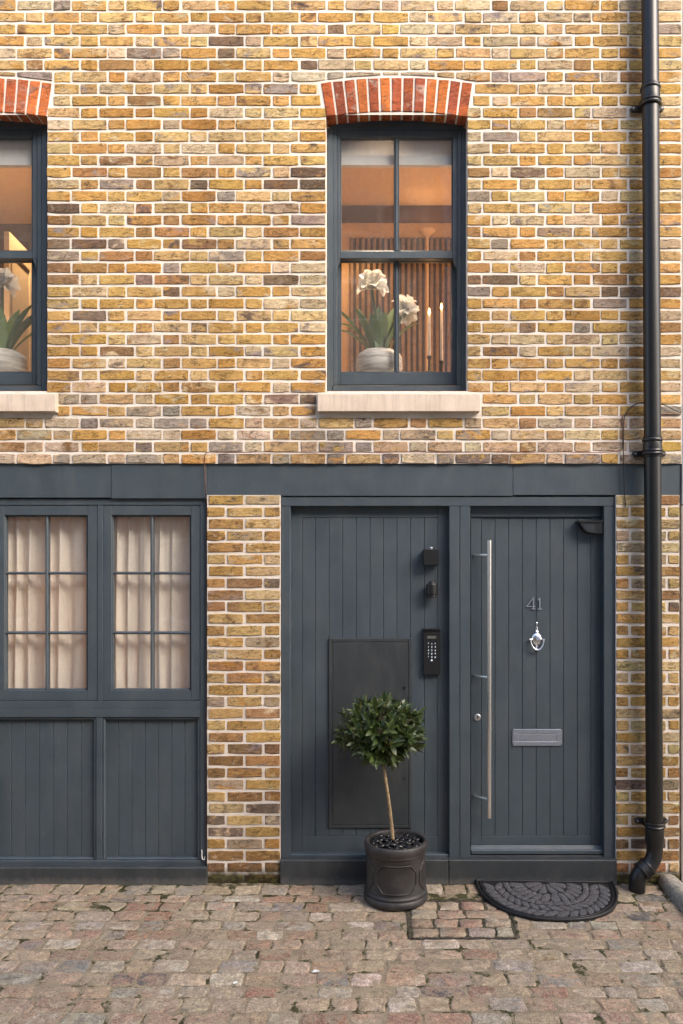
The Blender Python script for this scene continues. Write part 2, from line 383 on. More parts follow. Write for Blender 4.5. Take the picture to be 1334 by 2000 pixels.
def mortar_wall():
    mb = MB(); Y = 0.0015
    xs = sorted([WL, WRt] + [w_ + s_*138.5 for w_ in WINX for s_ in (-1, 1)])
    ys = [WTOP, 224.0, 764.0, 905.5]
    for i in range(len(xs)-1):
        for j in range(3):
            mid = (xs[i]+xs[i+1])/2
            if j == 1 and any(abs(mid-w_) < 130 for w_ in WINX): continue
            x0, x1, z0, z1 = PX(xs[i]), PX(xs[i+1]), PZ(ys[j+1]), PZ(ys[j])
            nx = max(1, int((x1-x0)/0.25)); nz = max(1, int((z1-z0)/0.25))
            for a in range(nx):
                for b in range(nz):
                    u0, u1 = x0+(x1-x0)*a/nx, x0+(x1-x0)*(a+1)/nx; v0, v1 = z0+(z1-z0)*b/nz, z0+(z1-z0)*(b+1)/nz
                    mb.add([(u0,Y,v0),(u1,Y,v0),(u1,Y,v1),(u0,Y,v1)], [(0,1,2,3)])
    for w_ in WINX:                                                    # jambs of the openings
        for s_ in (-1, 1):
            x = PX(w_ + s_*138.5)
            mb.add([(x,Y,PZ(764)),(x,Y,PZ(224)),(x,0.22,PZ(224)),(x,0.22,PZ(764))], [(0,1,2,3)])
    zb = PZ(905.5); x0, x1, zt = PX(WL), PX(WRt), PZ(WTOP)             # body of the house behind the face
    mb.add([(x0,Y,zb),(x1,Y,zb),(x1,0.3,zb),(x0,0.3,zb)], [(0,3,2,1)])
    mb.add([(x0,Y,zb),(x0,Y,zt),(x0,6,zt),(x0,6,0),(x0,0.3,0),(x0,0.3,zb)], [(0,1,2,3,4,5)])
    mb.add([(x1,Y,zb),(x1,Y,zt),(x1,6,zt),(x1,6,0),(x1,0.3,0),(x1,0.3,zb)], [(5,4,3,2,1,0)])
    mb.add([(x0,6,0),(x1,6,0),(x1,6,zt),(x0,6,zt)], [(3,2,1,0)])
    return mb.build('wall', 'mortar', house)
wall = mortar_wall()
rf = MB().box(PX(WL)-0.05, PX(WRt), -0.08, 6.1, PZ(WTOP)+0.002, PZ(WTOP)+0.09).build('roof', 'roof_slate', house)

GOLD = [(30,(.515,.312,.108)), (22,(.485,.278,.086)), (22,(.545,.37,.168)), (8,(.43,.230,.066)), (5,(.34,.19,.080)), (11,(.46,.34,.205)),
        (9,(.52,.39,.255)), (4,(.31,.245,.195)), (3,(.20,.13,.085)), (1,(.52,.33,.09))]
BROWN = [(5,(.36,.195,.075)), (5,(.42,.235,.075)), (3,(.29,.165,.085)), (3,(.24,.165,.12)), (3,(.45,.30,.13)), (2,(.17,.11,.075))]
BLOND = [(6,(.55,.39,.19)), (4,(.53,.345,.13)), (3,(.56,.43,.27))]
PATCH = [(5,(.275,.225,.20)), (4,(.25,.14,.065)), (7,(.55,.43,.265)), (4,(.43,.22,.06)), (3,(.15,.11,.09)), (4,(.47,.30,.105))]
PALE = [(8,(.48,.38,.275)), (6,(.46,.33,.215)), (5,(.43,.28,.14)), (4,(.32,.26,.21)), (3,(.38,.22,.105)), (2,(.19,.15,.125))]
PIER = [(14,(.46,.305,.130)), (12,(.42,.255,.088)), (9,(.49,.355,.19)), (7,(.38,.215,.085)), (6,(.39,.295,.19)), (4,(.30,.17,.085))]
PIER_LOW = [(8,(.36,.205,.070)), (6,(.28,.155,.065)), (5,(.21,.125,.065)), (4,(.43,.32,.155)), (3,(.35,.17,.085)), (3,(.17,.12,.09))]
RED = [(5,(.44,.115,.045)), (4,(.39,.10,.045)), (4,(.50,.155,.045)), (3,(.33,.085,.045))]

def brick_geo(x0, x1, z0, z1, table, y=-0.004, low=None, rough=1.0):
    """one irregular stock brick: ragged outline, eased arrises, its own tilt; x, z in metres"""
    wd, hh = x1-x0, z1-z0
    nb = 4 if wd > 0.13 else 3
    pts = []
    e = 0.0021*rough
    for i in range(nb):
        t = i/(nb-1); x = x0 + wd*t; z = z0 + R.uniform(-1.6, 0.9)*e
        if low: z = max(z, low(x))
        if i in (0, nb-1): x += (1 if i == 0 else -1)*R.uniform(0, 1.6)*e; z += R.uniform(0, 1.6)*e
        else: x += R.uniform(-0.15, 0.15)*wd/(nb-1)
        pts.append((x, z))
    pts.append((x1 + R.uniform(-1, 0.8)*e, (max(z0, low(x1)) if low else z0)*0.5 + z1*0.5))
    for i in range(nb):
        t = 1 - i/(nb-1); x = x0 + wd*t; z = z1 + R.uniform(-0.9, 0.9)*e
        if i in (0, nb-1): x += (1 if i == nb-1 else -1)*R.uniform(0, 1.4)*e; z -= R.uniform(0, 1.3)*e
        else: x += R.uniform(-0.15, 0.15)*wd/(nb-1)
        pts.append((x, z))
    pts.append((x0 + R.uniform(-0.8, 1)*e, (max(z0, low(x0)) if low else z0)*0.5 + z1*0.5))
    n = len(pts); cx, cz = (x0+x1)/2, sum(p[1] for p in pts)/n
    yo = y + R.uniform(-0.0015, 0.0012); tx, tz = R.uniform(-0.010, 0.010), R.uniform(-0.025, 0.025)
    c = R.uniform(0.0016, 0.0032)
    inn = []; mid = []; bak = []
    for x, z in pts:
        dx = min(c, abs(x-cx)*0.5)*(1 if x < cx else -1); dz = min(c, abs(z-cz)*0.5)*(1 if z < cz else -1)
        yy = yo + (x-cx)*tx + (z-cz)*tz
        inn.append((x+dx, yy + R.uniform(-0.0008, 0.0008), z+dz)); mid.append((x, yy+c*0.9, z)); bak.append((x, 0.022, z))
    fs = [tuple(range(n))]
    for r in (0, 1):
        for i in range(n):
            j = (i+1) % n; fs.append((r*n+i, (r+1)*n+i, (r+1)*n+j, r*n+j))
    return inn+mid+bak, fs, (jit(pick(table)), jit(pick(PATCH)), rvec())

def clear_of(px0, px1, lo_py, hi_py, spans):
    """cut the run of a course (list of [x0,x1] px) by the spans that openings take from it"""
    out = []
    for a, b in spans: pass
    return out

def upper_bricks():
    bricks = []
    k = 0
    while True:
        yb = 905.0 - k*COURSE; yt = yb - BH
        if yt < WTOP + 4: break
        # spans of this course that stay free of openings
        cuts = []
        low = None
        for w_ in WINX:
            if yt < 804 and yb > 764 - 2 and yb > 766:                  # stone sill
                if yt < 803.5: cuts.append((w_-158.5, w_+(166.5 if w_ > 0 else 159.0)))
            elif yb > 229 and yt < 764: cuts.append((w_-138.5, w_+138.5))
            elif yb < 764 and yb > ext_py(150)-4:
                ym = (yb+yt)/2
                if yb > 229 or yt > 152:
                    e = 139 + 10.5*max(0, min(1, (229-ym)/66.0)) + 5.5
                    if yt < ext_py(0) - 2 and False: pass
                    cuts.append((w_-e, w_+e))
        run = []
        ph = 14.0 + (0 if k % 2 == 0 else 53.5)
        x = ph - 107*6 - 15
        while x < WRt + 5:
            run.append([x-0.7, x+31.3]); run.append([x+35.2, x+102.4]); x += 107
        segs = []
        free = [(WL, WRt-1.5)]
        for a, b in sorted(cuts):
            nf = []
            for p, q in free:
                if b <= p or a >= q: nf.append((p, q)); continue
                if a > p: nf.append((p, a))
                if b < q: nf.append((b, q))
            free = nf
        for p, q in free:
            ss = [[max(a, p), min(b, q)] for a, b in run if min(b, q) - max(a, p) > 3]
            if len(ss) > 1 and ss[0][1]-ss[0][0] < 20: ss[1][0] = p; ss.pop(0)
            if len(ss) > 1 and ss[-1][1]-ss[-1][0] < 20: ss[-2][1] = q; ss.pop()
            if ss: ss[0][0] = min(ss[0][0], p+4) if ss[0][0]-p < 8 else ss[0][0]
            if ss: ss[-1][1] = max(ss[-1][1], q-3) if q-ss[-1][1] < 8 else ss[-1][1]
            segs += ss
        for a, b in segs:
            a += R.uniform(-1.0, 1.0); b += R.uniform(-1.0, 1.0)
            low = None; t_, bt = yt + R.uniform(-0.5, 0.5), yb + R.uniform(-0.6, 0.6)
            mid = (a+b)/2
            for w_ in WINX:
                if min(abs(a-w_), abs(b-w_), abs(mid-w_)) < 150 and yb > ext_py(0)-6 and yt < ext_py(150):
                    low = (lambda w2: lambda X: PZ(ext_py(min(149, abs(X/1.0*S+CX-w2))) - 5.0) if abs(X*S+CX-w2) < 150 else -9)(w_)
                    if PZ(t_) - low(PX(mid)) < 0.014: low = 'drop'
            if low == 'drop': continue
            table = GOLD
            drift = mnoise.noise(((a+b)/2/260.0, yb/190.0, 6.6))
            if 330 < yb < 790 and R.random() < 0.16+0.45*max(0, drift): table = BROWN
            elif drift < -0.12 and R.random() < 0.4: table = BLOND
            if k < 5 and R.random() < (0.85, 0.75, 0.7, 0.55, 0.3)[k]: table = PALE
            if low: table = PALE
            bricks.append((a, b, t_, bt, brick_geo(PX(a), PX(b), PZ(bt), PZ(t_), table, low=low, y=-0.0035 if k else -0.006, rough=1.0 if k else 1.5)))
        k += 1
    return bricks
def lay(bricks, parent, mat, limit=300):
    def area(q):
        a, b, t, bt = q[:4]; return max(0, min(b, 1334)-max(a, 0)) * max(0, min(bt, 2000)-max(t, 0))
    order = sorted(bricks, key=lambda q: -round(area(q), -1)) if len(bricks) > limit else bricks
    for q in order[:limit]:
        MB().add(*q[4]).build('brick', mat, parent)
    if order[limit:]:
        mb = MB()
        for q in order[limit:]: mb.add(*q[4])
        tag(mb.build('small_bricks', mat, parent), 'smaller bricks laid between the long stretchers', kind='stuff')
lay(upper_bricks(), wall, 'brick', 300)

# ---- arches of red rubbed brick
def arch(w_):
    cz = PZ(ARC['crown']) - ARC['R']/S; cx = PX(w_); r0, r1 = ARC['R']/S, (ARC['R']+ARC['depth'])/S
    tmax = math.asin(ARC['half']/ARC['R'])
    mb = MB(); n = 26; Yf, Yb = -0.0005, 0.13
    vs = []
    tm = tmax + 0.006
    for i in range(n+1):
        t = -tm + 2*tm*i/n
        for r in (r0+0.003, r1+0.004):
            for y in (Yf, Yb): vs.append((cx+r*math.sin(t), y, cz+r*math.cos(t)))
    fs = []
    for i in range(n):
        a, b = i*4, (i+1)*4
        fs += [(a, b, b+2, a+2), (a+1, b+1, b, a), (a+2, b+2, b+3, a+3)]
    fs += [(0,2,3,1), (n*4, n*4+1, n*4+3, n*4+2)]
    mb.add(vs, fs)
    par = mb.build('arch', 'mortar', house)
    nb = 13; st = 2*tmax/nb; g = 0.0064
    for i in range(nb):
        t0, t1 = -tmax+st*i, -tmax+st*(i+1)
        bm = MB(); ring = []
        for r, t, sg in ((r0, t0, 1), (r0, t1, -1), ((r0+r1)/2, t1, -1), (r1-0.002, t1, -1), (r1-0.002, t0, 1), ((r0+r1)/2, t0, 1)):
            tt = t + sg*(g/r + R.uniform(-0.0004, 0.0006))
            rr = r + R.uniform(-0.002, 0.002)
            ring.append((cx+rr*math.sin(tt), cz+rr*math.cos(tt)))
        yo = -0.006 + R.uniform(-0.002, 0.002)
        mx = sum(p[0] for p in ring)/6; mz = sum(p[1] for p in ring)/6
        vs = [(x+(0.003 if x < mx else -0.003), yo, z+(0.003 if z < mz else -0.003)) for x, z in ring]
        vs += [(x, yo+0.003, z) for x, z in ring]
        vs += [(x, 0.118, z) for x, z in ring]
        fs = [tuple(range(6))]
        for r in (0, 1):
            for a in range(6):
                b = (a+1) % 6; fs.append((r*6+a, (r+1)*6+a, (r+1)*6+b, r*6+b))
        bm.add(vs, fs, (jit(pick(RED), 0.15), jit(pick([(2,(.36,.16,.11)), (2,(.5,.13,.04)), (1,(.42,.28,.22))])), rvec()))
        bm.build('brick', 'red_brick', par)
for w_ in WINX: arch(w_)

# ---- sash windows
def sash_window(w_, interior_side):
    win = empty('window', house)
    dx = w_ - 775.0
    def J(mb, x0, x1, y0, y1, Yf, Yb, c=0.002): mb.jb(x0+dx, x1+dx, y0, y1, Yf, Yb, c)
    # moulded box frame
    f = MB()
    J(f, 639, 650, 250, 764, 0.100, 0.20); J(f, 902, 913, 250, 764, 0.100, 0.20)
    J(f, 650.2, 658.5, 252, 752.5, 0.108, 0.20); J(f, 893.5, 901.8, 252, 752.5, 0.108, 0.20)
    J(f, 650.2, 901.8, 753, 764, 0.094, 0.21)
    f.build('box_frame', 'paint', win)
    hd = MB()                                                           # arched head board under the brick arch
    cz = PZ(ARC['crown']) - ARC['R']/S; Yh = 0.106; top = []
    for i in range(15):
        t = -0.152 + 0.304*i/14; top.append((PX(w_)+(ARC['R']/S+0.004)*math.sin(t), cz+(ARC['R']/S+0.004)*math.cos(t)))
    zb = PZ(251.5, Yh)
    hd.prism([(top[0][0], zb), (top[-1][0], zb)] + list(reversed(top)), Yh, 0.2)
    hd.build('head_board', 'paint', win)
    def sash(nm, y0, y1, gy0, gy1, Yf, xa, xb, mullion):
        m = MB()
        J(m, xa, 664.5, y0, y1, Yf, Yf+0.045); J(m, 884.5, xb, y0, y1, Yf, Yf+0.045)
        J(m, 664.6, 884.4, y0, gy0, Yf+0.0006, Yf+0.045); J(m, 664.6, 884.4, gy1, y1, Yf+0.0006, Yf+0.045)
        m.build(nm, 'paint', win)
        b = MB(); J(b, 771.5, 777.3, gy0, gy1, Yf+0.006, Yf+0.04, 0.006); b.build('glazing_bar', 'paint', win)
        bd = MB()                                                       # putty bead round each light
        for (a, c_) in ((664.6, 771.4), (777.4, 884.4)):
            J(bd, a, a+2.2, gy0, gy1, Yf+0.010, Yf+0.03, 0.004); J(bd, c_-2.2, c_, gy0, gy1, Yf+0.010, Yf+0.03, 0.004)
            J(bd, a+2.3, c_-2.3, gy0, gy0+2, Yf+0.010, Yf+0.03, 0.004); J(bd, a+2.3, c_-2.3, gy1-2, gy1, Yf+0.010, Yf+0.03, 0.004)
            g = MB(); Yg = Yf+0.022
            g.box(PX(a+dx,Yg), PX(c_+dx,Yg), Yg, Yg+0.004, PZ(gy1,Yg), PZ(gy0,Yg)); g.build('pane', 'glass', win)
        bd.build('putty_bead', 'paint', win)
    sash('upper_sash', 253, 504.5, 267.5, 490.5, 0.118, 658.7, 893.3, True)
    sash('lower_sash', 504, 751.5, 509, 727.5, 0.166, 654, 898, True)
    for s_ in (-1, 1):                                                  # horns under the upper sash
        h = MB(); Y = 0.118; xo = 775+dx+s_*117.2; xi = 775+dx+s_*110.5
        pts = [(PX(xo,Y), PZ(504.7,Y)), (PX(xo,Y), PZ(524,Y)), (PX(xo-s_*2,Y), PZ(521,Y)), (PX(xo-s_*4,Y), PZ(514,Y)), (PX(xi,Y), PZ(509,Y)), (PX(xi,Y), PZ(504.7,Y))]
        if s_ > 0: pts = list(reversed(pts))
        h.prism(pts, Y, Y+0.045); h.build('sash_horn', 'paint', win)
    s = MB(); Y = -0.052                                                # stone sill, weathered top
    x0, x1, z0, z1 = PX(620.5+dx, Y), PX(937+dx-(8 if dx < 0 else 0), Y), PZ(803.5, Y), PZ(769, Y)
    zt = PZ(764.5, 0.09)
    c = 0.003
    vs = [(x0,Y+c,z0),(x1,Y+c,z0),(x1,Y,z0+c),(x0,Y,z0+c),(x1,Y,z1-c),(x0,Y,z1-c),(x1,Y+c,z1),(x0,Y+c,z1),(x1,0.10,zt),(x0,0.10,zt),(x1,0.10,z0),(x0,0.10,z0)]
    s.add(vs, [(0,3,2,1),(3,5,4,2),(5,7,6,4),(7,9,8,6),(0,1,10,11),(0,11,9,7,5,3),(1,2,4,6,8,10)])
    s.build('stone_sill', 'sill_stone', win)
for w_ in WINX: sash_window(w_, 1)

# ---- fascia over the ground floor
fas = empty('fascia', house)
for (x0, x1, y1, Yf) in ((-430, 216.6, 972, 0.0125), (217.4, 404, 973.5, 0.0095), (404.4, 1001.6, 968.5, 0.0125), (1002.2, 1329.5, 967.0, 0.0125)):
    MB().jb(x0, x1, 904.2, y1, Yf, 0.10, 0.0015).build('fascia_board', 'paint', fas)

# ---- brick piers on the ground floor
def pier(nm, x0, x1, offs, seed, limit=300):
    mb = MB(); Y = 0.0015
    X0, X1, zt = PX(x0), PX(x1), PZ(967)
    nz = 10
    for i in range(nz):
        a, b = zt*i/nz, zt*(i+1)/nz
        mb.add([(X0,Y,a),(X1,Y,a),(X1,Y,b),(X0,Y,b)], [(0,1,2,3)])
        mb.add([(X0,Y,a),(X0,Y,b),(X0,0.3,b),(X0,0.3,a)], [(0,1,2,3)]); mb.add([(X1,Y,a),(X1,Y,b),(X1,0.3,b),(X1,0.3,a)], [(3,2,1,0)])
    mb.add([(X0,Y,zt),(X1,Y,zt),(X1,0.3,zt),(X0,0.3,zt)], [(0,1,2,3)])
    p = mb.build(nm, 'pier_mortar', house)
    bl = []; k = 0; c = 23.15
    while True:
        t = 967.5 + k*c; b = t + 18.0
        if t > 1722: break
        b = min(b, 1724)
        run = []; x = x0 - 200 + (offs if k % 2 == 0 else offs + 36.5)
        while x < x1:
            run.append([x+2.0, x+71.0]); x += 73
        ss = [[max(a_, x0), min(b_, x1)] for a_, b_ in run if min(b_, x1)-max(a_, x0) > 2]
        if len(ss) > 1 and ss[0][1]-ss[0][0] < 15: ss[1][0] = x0; ss.pop(0)
        if len(ss) > 1 and ss[-1][1]-ss[-1][0] < 15: ss[-2][1] = x1; ss.pop()
        for a_, b_ in ss:
            a_ += 0.5+R.uniform(-0.8, 0.8); b_ += -0.5+R.uniform(-0.8, 0.8); t_ = t+R.uniform(-0.6, 0.6); b2 = b+R.uniform(-0.6, 0.6)
            tb = PIER_LOW if R.random() < max(0.08, (k-16)/16.0) else PIER
            bl.append((a_, b_, t_, b2, brick_geo(PX(a_), PX(b_), PZ(b2), PZ(t_), tb, y=-0.0035)))
        k += 1
    lay(bl, p, 'pier_brick', limit)
pier('pier', 404.5, 547.5, 200-146+73+0.5, 1)
pier('pier', -428, -41, 30, 3, 0)
pier('pier', 1203.5, 1327, 200-73-10, 2)

# ---- garage front: casements above boarded panels
gar = empty('garage_front', house)
G = MB()
G.jb(-40, 403.5, 973.8, 986.5, 0.030, 0.12)                             # head
G.jb(190.3, 200.3, 986.7, 1368.6, 0.031, 0.12); G.jb(391, 403.5, 986.7, 1690, 0.030, 0.12); G.jb(-22, -10.5, 986.7, 1690, 0.030, 0.12)
G.jb(-10, 390.8, 1368.8, 1383.6, 0.030, 0.12); G.jb(-10, 390.8, 1384.0, 1401.0, 0.026, 0.12)
G.jb(-10, 390.8, 1681, 1690, 0.024, 0.12, 0.003); G.jb(188, 199.5, 1401.2, 1680.8, 0.028, 0.12)
G.build('frame', 'paint', gar)
def casement(x0, x1, gx0, gx1, bx):
    c = empty('casement', house)
    Yf = 0.034; m = MB()
    m.jb(x0, gx0-0.1, 987.2, 1367.8, Yf, 0.09, 0.0025); m.jb(gx1+0.1, x1, 987.2, 1367.8, Yf, 0.09, 0.0025)
    m.jb(gx0, gx1, 987.2, 1006.5, Yf+0.0006, 0.09, 0.0025); m.jb(gx0, gx1, 1348.5, 1367.8, Yf+0.0006, 0.09, 0.0025)
    m.build('sash', 'paint', c)
    b = MB(); b.jb(bx-2.8, bx+2.8, 1006.7, 1348.3, Yf+0.010, 0.085, 0.007); b.build('glazing_bar', 'paint', c)
    ys = [1006.7, 1116.5, 1233.5, 1348.3]
    for y in (1119.5, 1236.5):
        for a, d in ((gx0+0.1, bx-2.9), (bx+2.9, gx1-0.1)):
            MB().jb(a, d, y-2.7, y+2.7, Yf+0.011, 0.085, 0.007).build('glazing_bar', 'paint', c)
    bd = MB()
    for a, d in ((gx0+0.1, bx-2.9), (bx+2.9, gx1-0.1)):
        for (t, u) in ((1006.7, 1116.7), (1122.3, 1233.7), (1239.3, 1348.3)):
            Yg = Yf+0.030
            MB().box(PX(a,Yg), PX(d,Yg), Yg, Yg+0.004, PZ(u,Yg), PZ(t,Yg)).build('pane', 'glass', c)
    bd = MB(); Y = Yf+0.013
    bd.jb(gx0+0.1, gx0+3, 1006.8, 1348.2, Y, 0.08, 0.006); bd.jb(gx1-3, gx1-0.1, 1006.8, 1348.2, Y, 0.08, 0.006)
    bd.jb(gx0+3.1, gx1-3.1, 1006.8, 1009.3, Y, 0.08, 0.005); bd.jb(gx0+3.1, gx1-3.1, 1345.7, 1348.2, Y, 0.08, 0.005)
    bd.build('putty_bead', 'paint', c)
casement(-9.6, 189.8, 8.5, 171, 90.5)
casement(200.8, 390.4, 218, 373, 296)
def boarded_panel(x0, x1, xs):
    p = empty('boarded_panel', house); Yp = 0.062
    for a, b in zip(xs[:-1], xs[1:]):
        MB().jb(a+0.22, b-0.22, 1406, 1677, Yp, 0.09, 0.0028).build('plank', 'paint', p)
    m = MB(); Yf = 0.034
    m.jb(x0, x0+5.5, 1401.3, 1680.7, Yf, 0.085, 0.007); m.jb(x1-5.5, x1, 1401.3, 1680.7, Yf, 0.085, 0.007)
    m.jb(x0+5.6, x1-5.6, 1401.3, 1405.8, Yf, 0.085, 0.006); m.jb(x0+5.6, x1-5.6, 1676, 1680.7, Yf, 0.085, 0.009)
    m.build('bead', 'paint', p)
boarded_panel(-10, 187.8, [-6, 21.2, 49.5, 76.5, 103.3, 131, 158.5, 183.5])
boarded_panel(199.7, 390.8, [205, 231.6, 257.3, 283.6, 309.5, 335.2, 361, 386.5])
pl = MB(); Y = -0.022
x0, x1 = PX(-40, Y), PX(404.5, Y)
pl.cbox(x0, x1, Y, 0.06, -0.02, PZ(1694.5, Y), 0.006); pl.build('plinth', 'plinth_paint', gar)

# ---- front door and fixed side panel
df = empty('door_frame', house)
m = MB(); Yf = 0.020
m.jb(549, 1200.5, 970.5, 988.3, Yf, 0.16); m.build('head', 'paint', df)
for a, b, yy in ((549, 567, 1678.5), (877.4, 897.6, 1678.5), (898.2, 918.5, 1678.5), (1179.5, 1202.5, 1678.5)):
    MB().jb(a, b, 988.6, yy, Yf+0.001, 0.16, 0.003).build('post', 'paint', df)
MB().jb(567.2, 877.2, 1669, 1678.5, 0.03, 0.16, 0.004).build('sill_rail', 'paint', df)
MB().jb(918.7, 1179.3, 1671.5, 1678.5, 0.035, 0.16, 0.002).build('threshold', 'cupboard_paint', df)
for a, b in ((546.8, 876), (876.5, 1205.2)):
    MB().jb(a, b, 1680, 1731, -0.024, 0.10, 0.005).build('plinth', 'plinth_paint', df)
side = empty('side_panel', house); Yp = 0.078
m = MB()
m.jb(567.2, 589.5, 988.5, 1669, Yp, 0.12); m.jb(855.3, 877.2, 988.5, 1669, Yp, 0.12)
m.jb(589.6, 855.2, 988.5, 1011, Yp+0.0005, 0.12); m.jb(589.6, 855.2, 1632.5, 1669, Yp+0.0005, 0.12); m.build('rail', 'paint', side)
xs = [589.7, 615.6, 642.5, 669, 695.5, 722.4, 748.5, 775, 801.6, 828.8, 855.1]
for a, b in zip(xs[:-1], xs[1:]): MB().jb(a+0.22, b-0.22, 1011.2, 1632.3, Yp+0.001, 0.12, 0.0028).build('plank', 'paint', side)
cup = empty('meter_cupboard', house)
m = MB(); Yc = 0.066
m.jb(642, 649.3, 1247, 1617.5, Yc, Yp+0.01); m.jb(797.8, 804, 1247, 1617.5, Yc, Yp+0.01); m.jb(649.4, 797.7, 1247, 1253.6, Yc+0.0004, Yp+0.01); m.jb(649.4, 797.7, 1611.5, 1617.5, Yc+0.0004, Yp+0.01)
m.build('cupboard_frame', 'cupboard_paint', cup)
MB().jb(650, 797.2, 1254.2, 1610.9, Yc+0.001, Yp+0.01, 0.0018).build('cupboard_door', 'cupboard_paint', cup)
for py in (1344, 1521):
    l = MB(); l.lathe([(0.0001, 0.0), (0.0075, 0.0), (0.0085, 0.0012), (0.0105, 0.0012), (0.0105, -0.004)], (PX(789, Yc), Yc+0.0005, PZ(py, Yc)), 20, 'Y'); l.build('lock', 'black_plastic', cup, True, 30)

door = empty('door', house); Yd = 0.088
m = MB()
m.jb(919.4, 939.8, 1010, 1650, Yd, 0.13); m.jb(1154.4, 1178.8, 1010, 1650, Yd, 0.13)
m.jb(939.9, 1154.3, 1010, 1013, Yd+0.0005, 0.13); m.jb(939.9, 1154.3, 1632.5, 1650, Yd+0.0005, 0.13)
m.build('rail', 'paint', door)
MB().jb(918.8, 1179.2, 988.6, 1009.4, Yd-0.012, 0.13).build('top_rail', 'paint', door)
xs = [940, 966.5, 993.3, 1020, 1047, 1074, 1100.6, 1127.5, 1154.2]
for a, b in zip(xs[:-1], xs[1:]): MB().jb(a+0.22, b-0.22, 1013.2, 1632.3, Yd+0.001, 0.13, 0.0028).build('plank', 'paint', door)
wb = MB(); Y = Yd-0.045                                                  # weather bar
X0, X1 = PX(921, Y), PX(1178.5, Y)
prof = [(Yd+0.01, PZ(1650, Yd)), (Yd-0.006, PZ(1650, Yd)), (Yd-0.012, PZ(1653, Yd)), (Yd-0.022, PZ(1656.5, Yd)), (Yd-0.040, PZ(1660, Yd-0.04)), (Yd-0.045, PZ(1662, Y)), (Yd-0.045, PZ(1668, Y)), (Yd+0.01, PZ(1669, Y))]
n = len(prof)
wb.add([(X0, y, z) for y, z in prof]+[(X1, y, z) for y, z in prof], [(i, i+1, n+i+1, n+i) for i in range(n-1)]+[tuple(range(n))[::-1], tuple(range(n, 2*n))])
wb.build('weather_bar', 'paint', door)
# pull handle on three raked stems
ph = MB(); Yh = Yd-0.085; X = PX(955.7, Yh)
zt, zb = PZ(1055, Yh), PZ(1598, Yh); r = 0.0135
ph.tube([(X, Yh, zb), (X, Yh, zb+0.0015), (X, Yh, zt-0.0015), (X, Yh, zt)], [r-0.0015, r, r, r-0.0015], 24); ph.build('pull_handle', 'steel', door, True, 40)
for py in (1084, 1323, 1561):
    s = MB(); xa = PX(926.5, Yd); za = PZ(py, Yh)
    s.tube([(xa-0.004, Yd+0.002, za), (xa, Yd-0.012, za), (xa+0.012, Yd-0.026, za), (X, Yh, za)], 0.0085, 16); s.build('handle_stem', 'steel', door, True, 60)
l = MB(); X = PX(932.3, Yd); Z = PZ(1401, Yd)
l.lathe([(0.0225, -0.001), (0.0225, 0.004), (0.019, 0.0075), (0.013, 0.008), (0.0125, 0.0065), (0.0001, 0.0065)], (X, Yd, Z), 28, 'Y'); l.build('lock', 'steel', door, True, 35)
l = MB(); l.lathe([(0.0055, 0.0), (0.0055, 0.009), (0.0001, 0.009)], (X, Yd, Z+0.003), 16, 'Y'); l.box(X-0.0022, X+0.0022, Yd-0.0088, Yd, Z-0.011, Z+0.002); l.build('keyhole', 'black_plastic', door)
# letter plate with stepped ends
lp = MB(); Y = Yd-0.008
def rc(x0, x1, y0, y1, Yf, Yb, c=0.0015): lp.jb(x0, x1, y0, y1, Yf, Yb, c)
rc(1002.5, 1096, 1424.5, 1433, Y, Yd+0.002); rc(1002.5, 1096, 1448.5, 1457, Y, Yd+0.002); rc(1002.5, 1013.3, 1433.1, 1448.4, Y+0.0004, Yd+0.002); rc(1087, 1096, 1433.1, 1448.4, Y+0.0004, Yd+0.002)
rc(1000.3, 1102.0-3.8, 1427, 1454.5, Y+0.003, Yd+0.002); 
lp.build('letter_plate', 'letter_metal', door)
MB().jb(1013.6, 1086.7, 1434.2, 1447.8, Y+0.0022, Yd, 0.001).build('letter_flap', 'letter_metal', door)
# numerals
def stroke(mb, p, q, wpx, Y, t=0.005):
    a = Vector((PX(p[0],Y), PZ(p[1],Y))); b = Vector((PX(q[0],Y), PZ(q[1],Y))); d = (b-a).normalized(); nn = Vector((-d.y, d.x))*wpx/S/2
    pts = [a+nn, a-nn, b-nn, b+nn]
    if (pts[1]-pts[0]).cross(pts[2]-pts[1]) < 0: pts.reverse()
    mb.prism([tuple(x) for x in pts], Y, Y+t, 0.0012)
Y = Yd-0.006
n4 = MB(); stroke(n4, (1042.3,1167), (1028.6,1185), 1.7, Y); stroke(n4, (1028,1184.6), (1046,1184.6), 1.7, Y-0.0004); stroke(n4, (1041.8,1167), (1041.8,1189), 2.5, Y-0.0008); stroke(n4, (1037.8,1189.4), (1045.6,1189.4), 2.0, Y-0.0012); n4.build('numeral_four', 'numeral_metal', door)
n1 = MB(); stroke(n1, (1054.4,1168), (1054.4,1189), 2.6, Y); stroke(n1, (1050.2,1172.4), (1054.6,1168.6), 2.4, Y-0.0004); stroke(n1, (1050.4,1189.6), (1058.2,1189.6), 2.6, Y-0.0008); n1.build('numeral_one', 'numeral_metal', door)
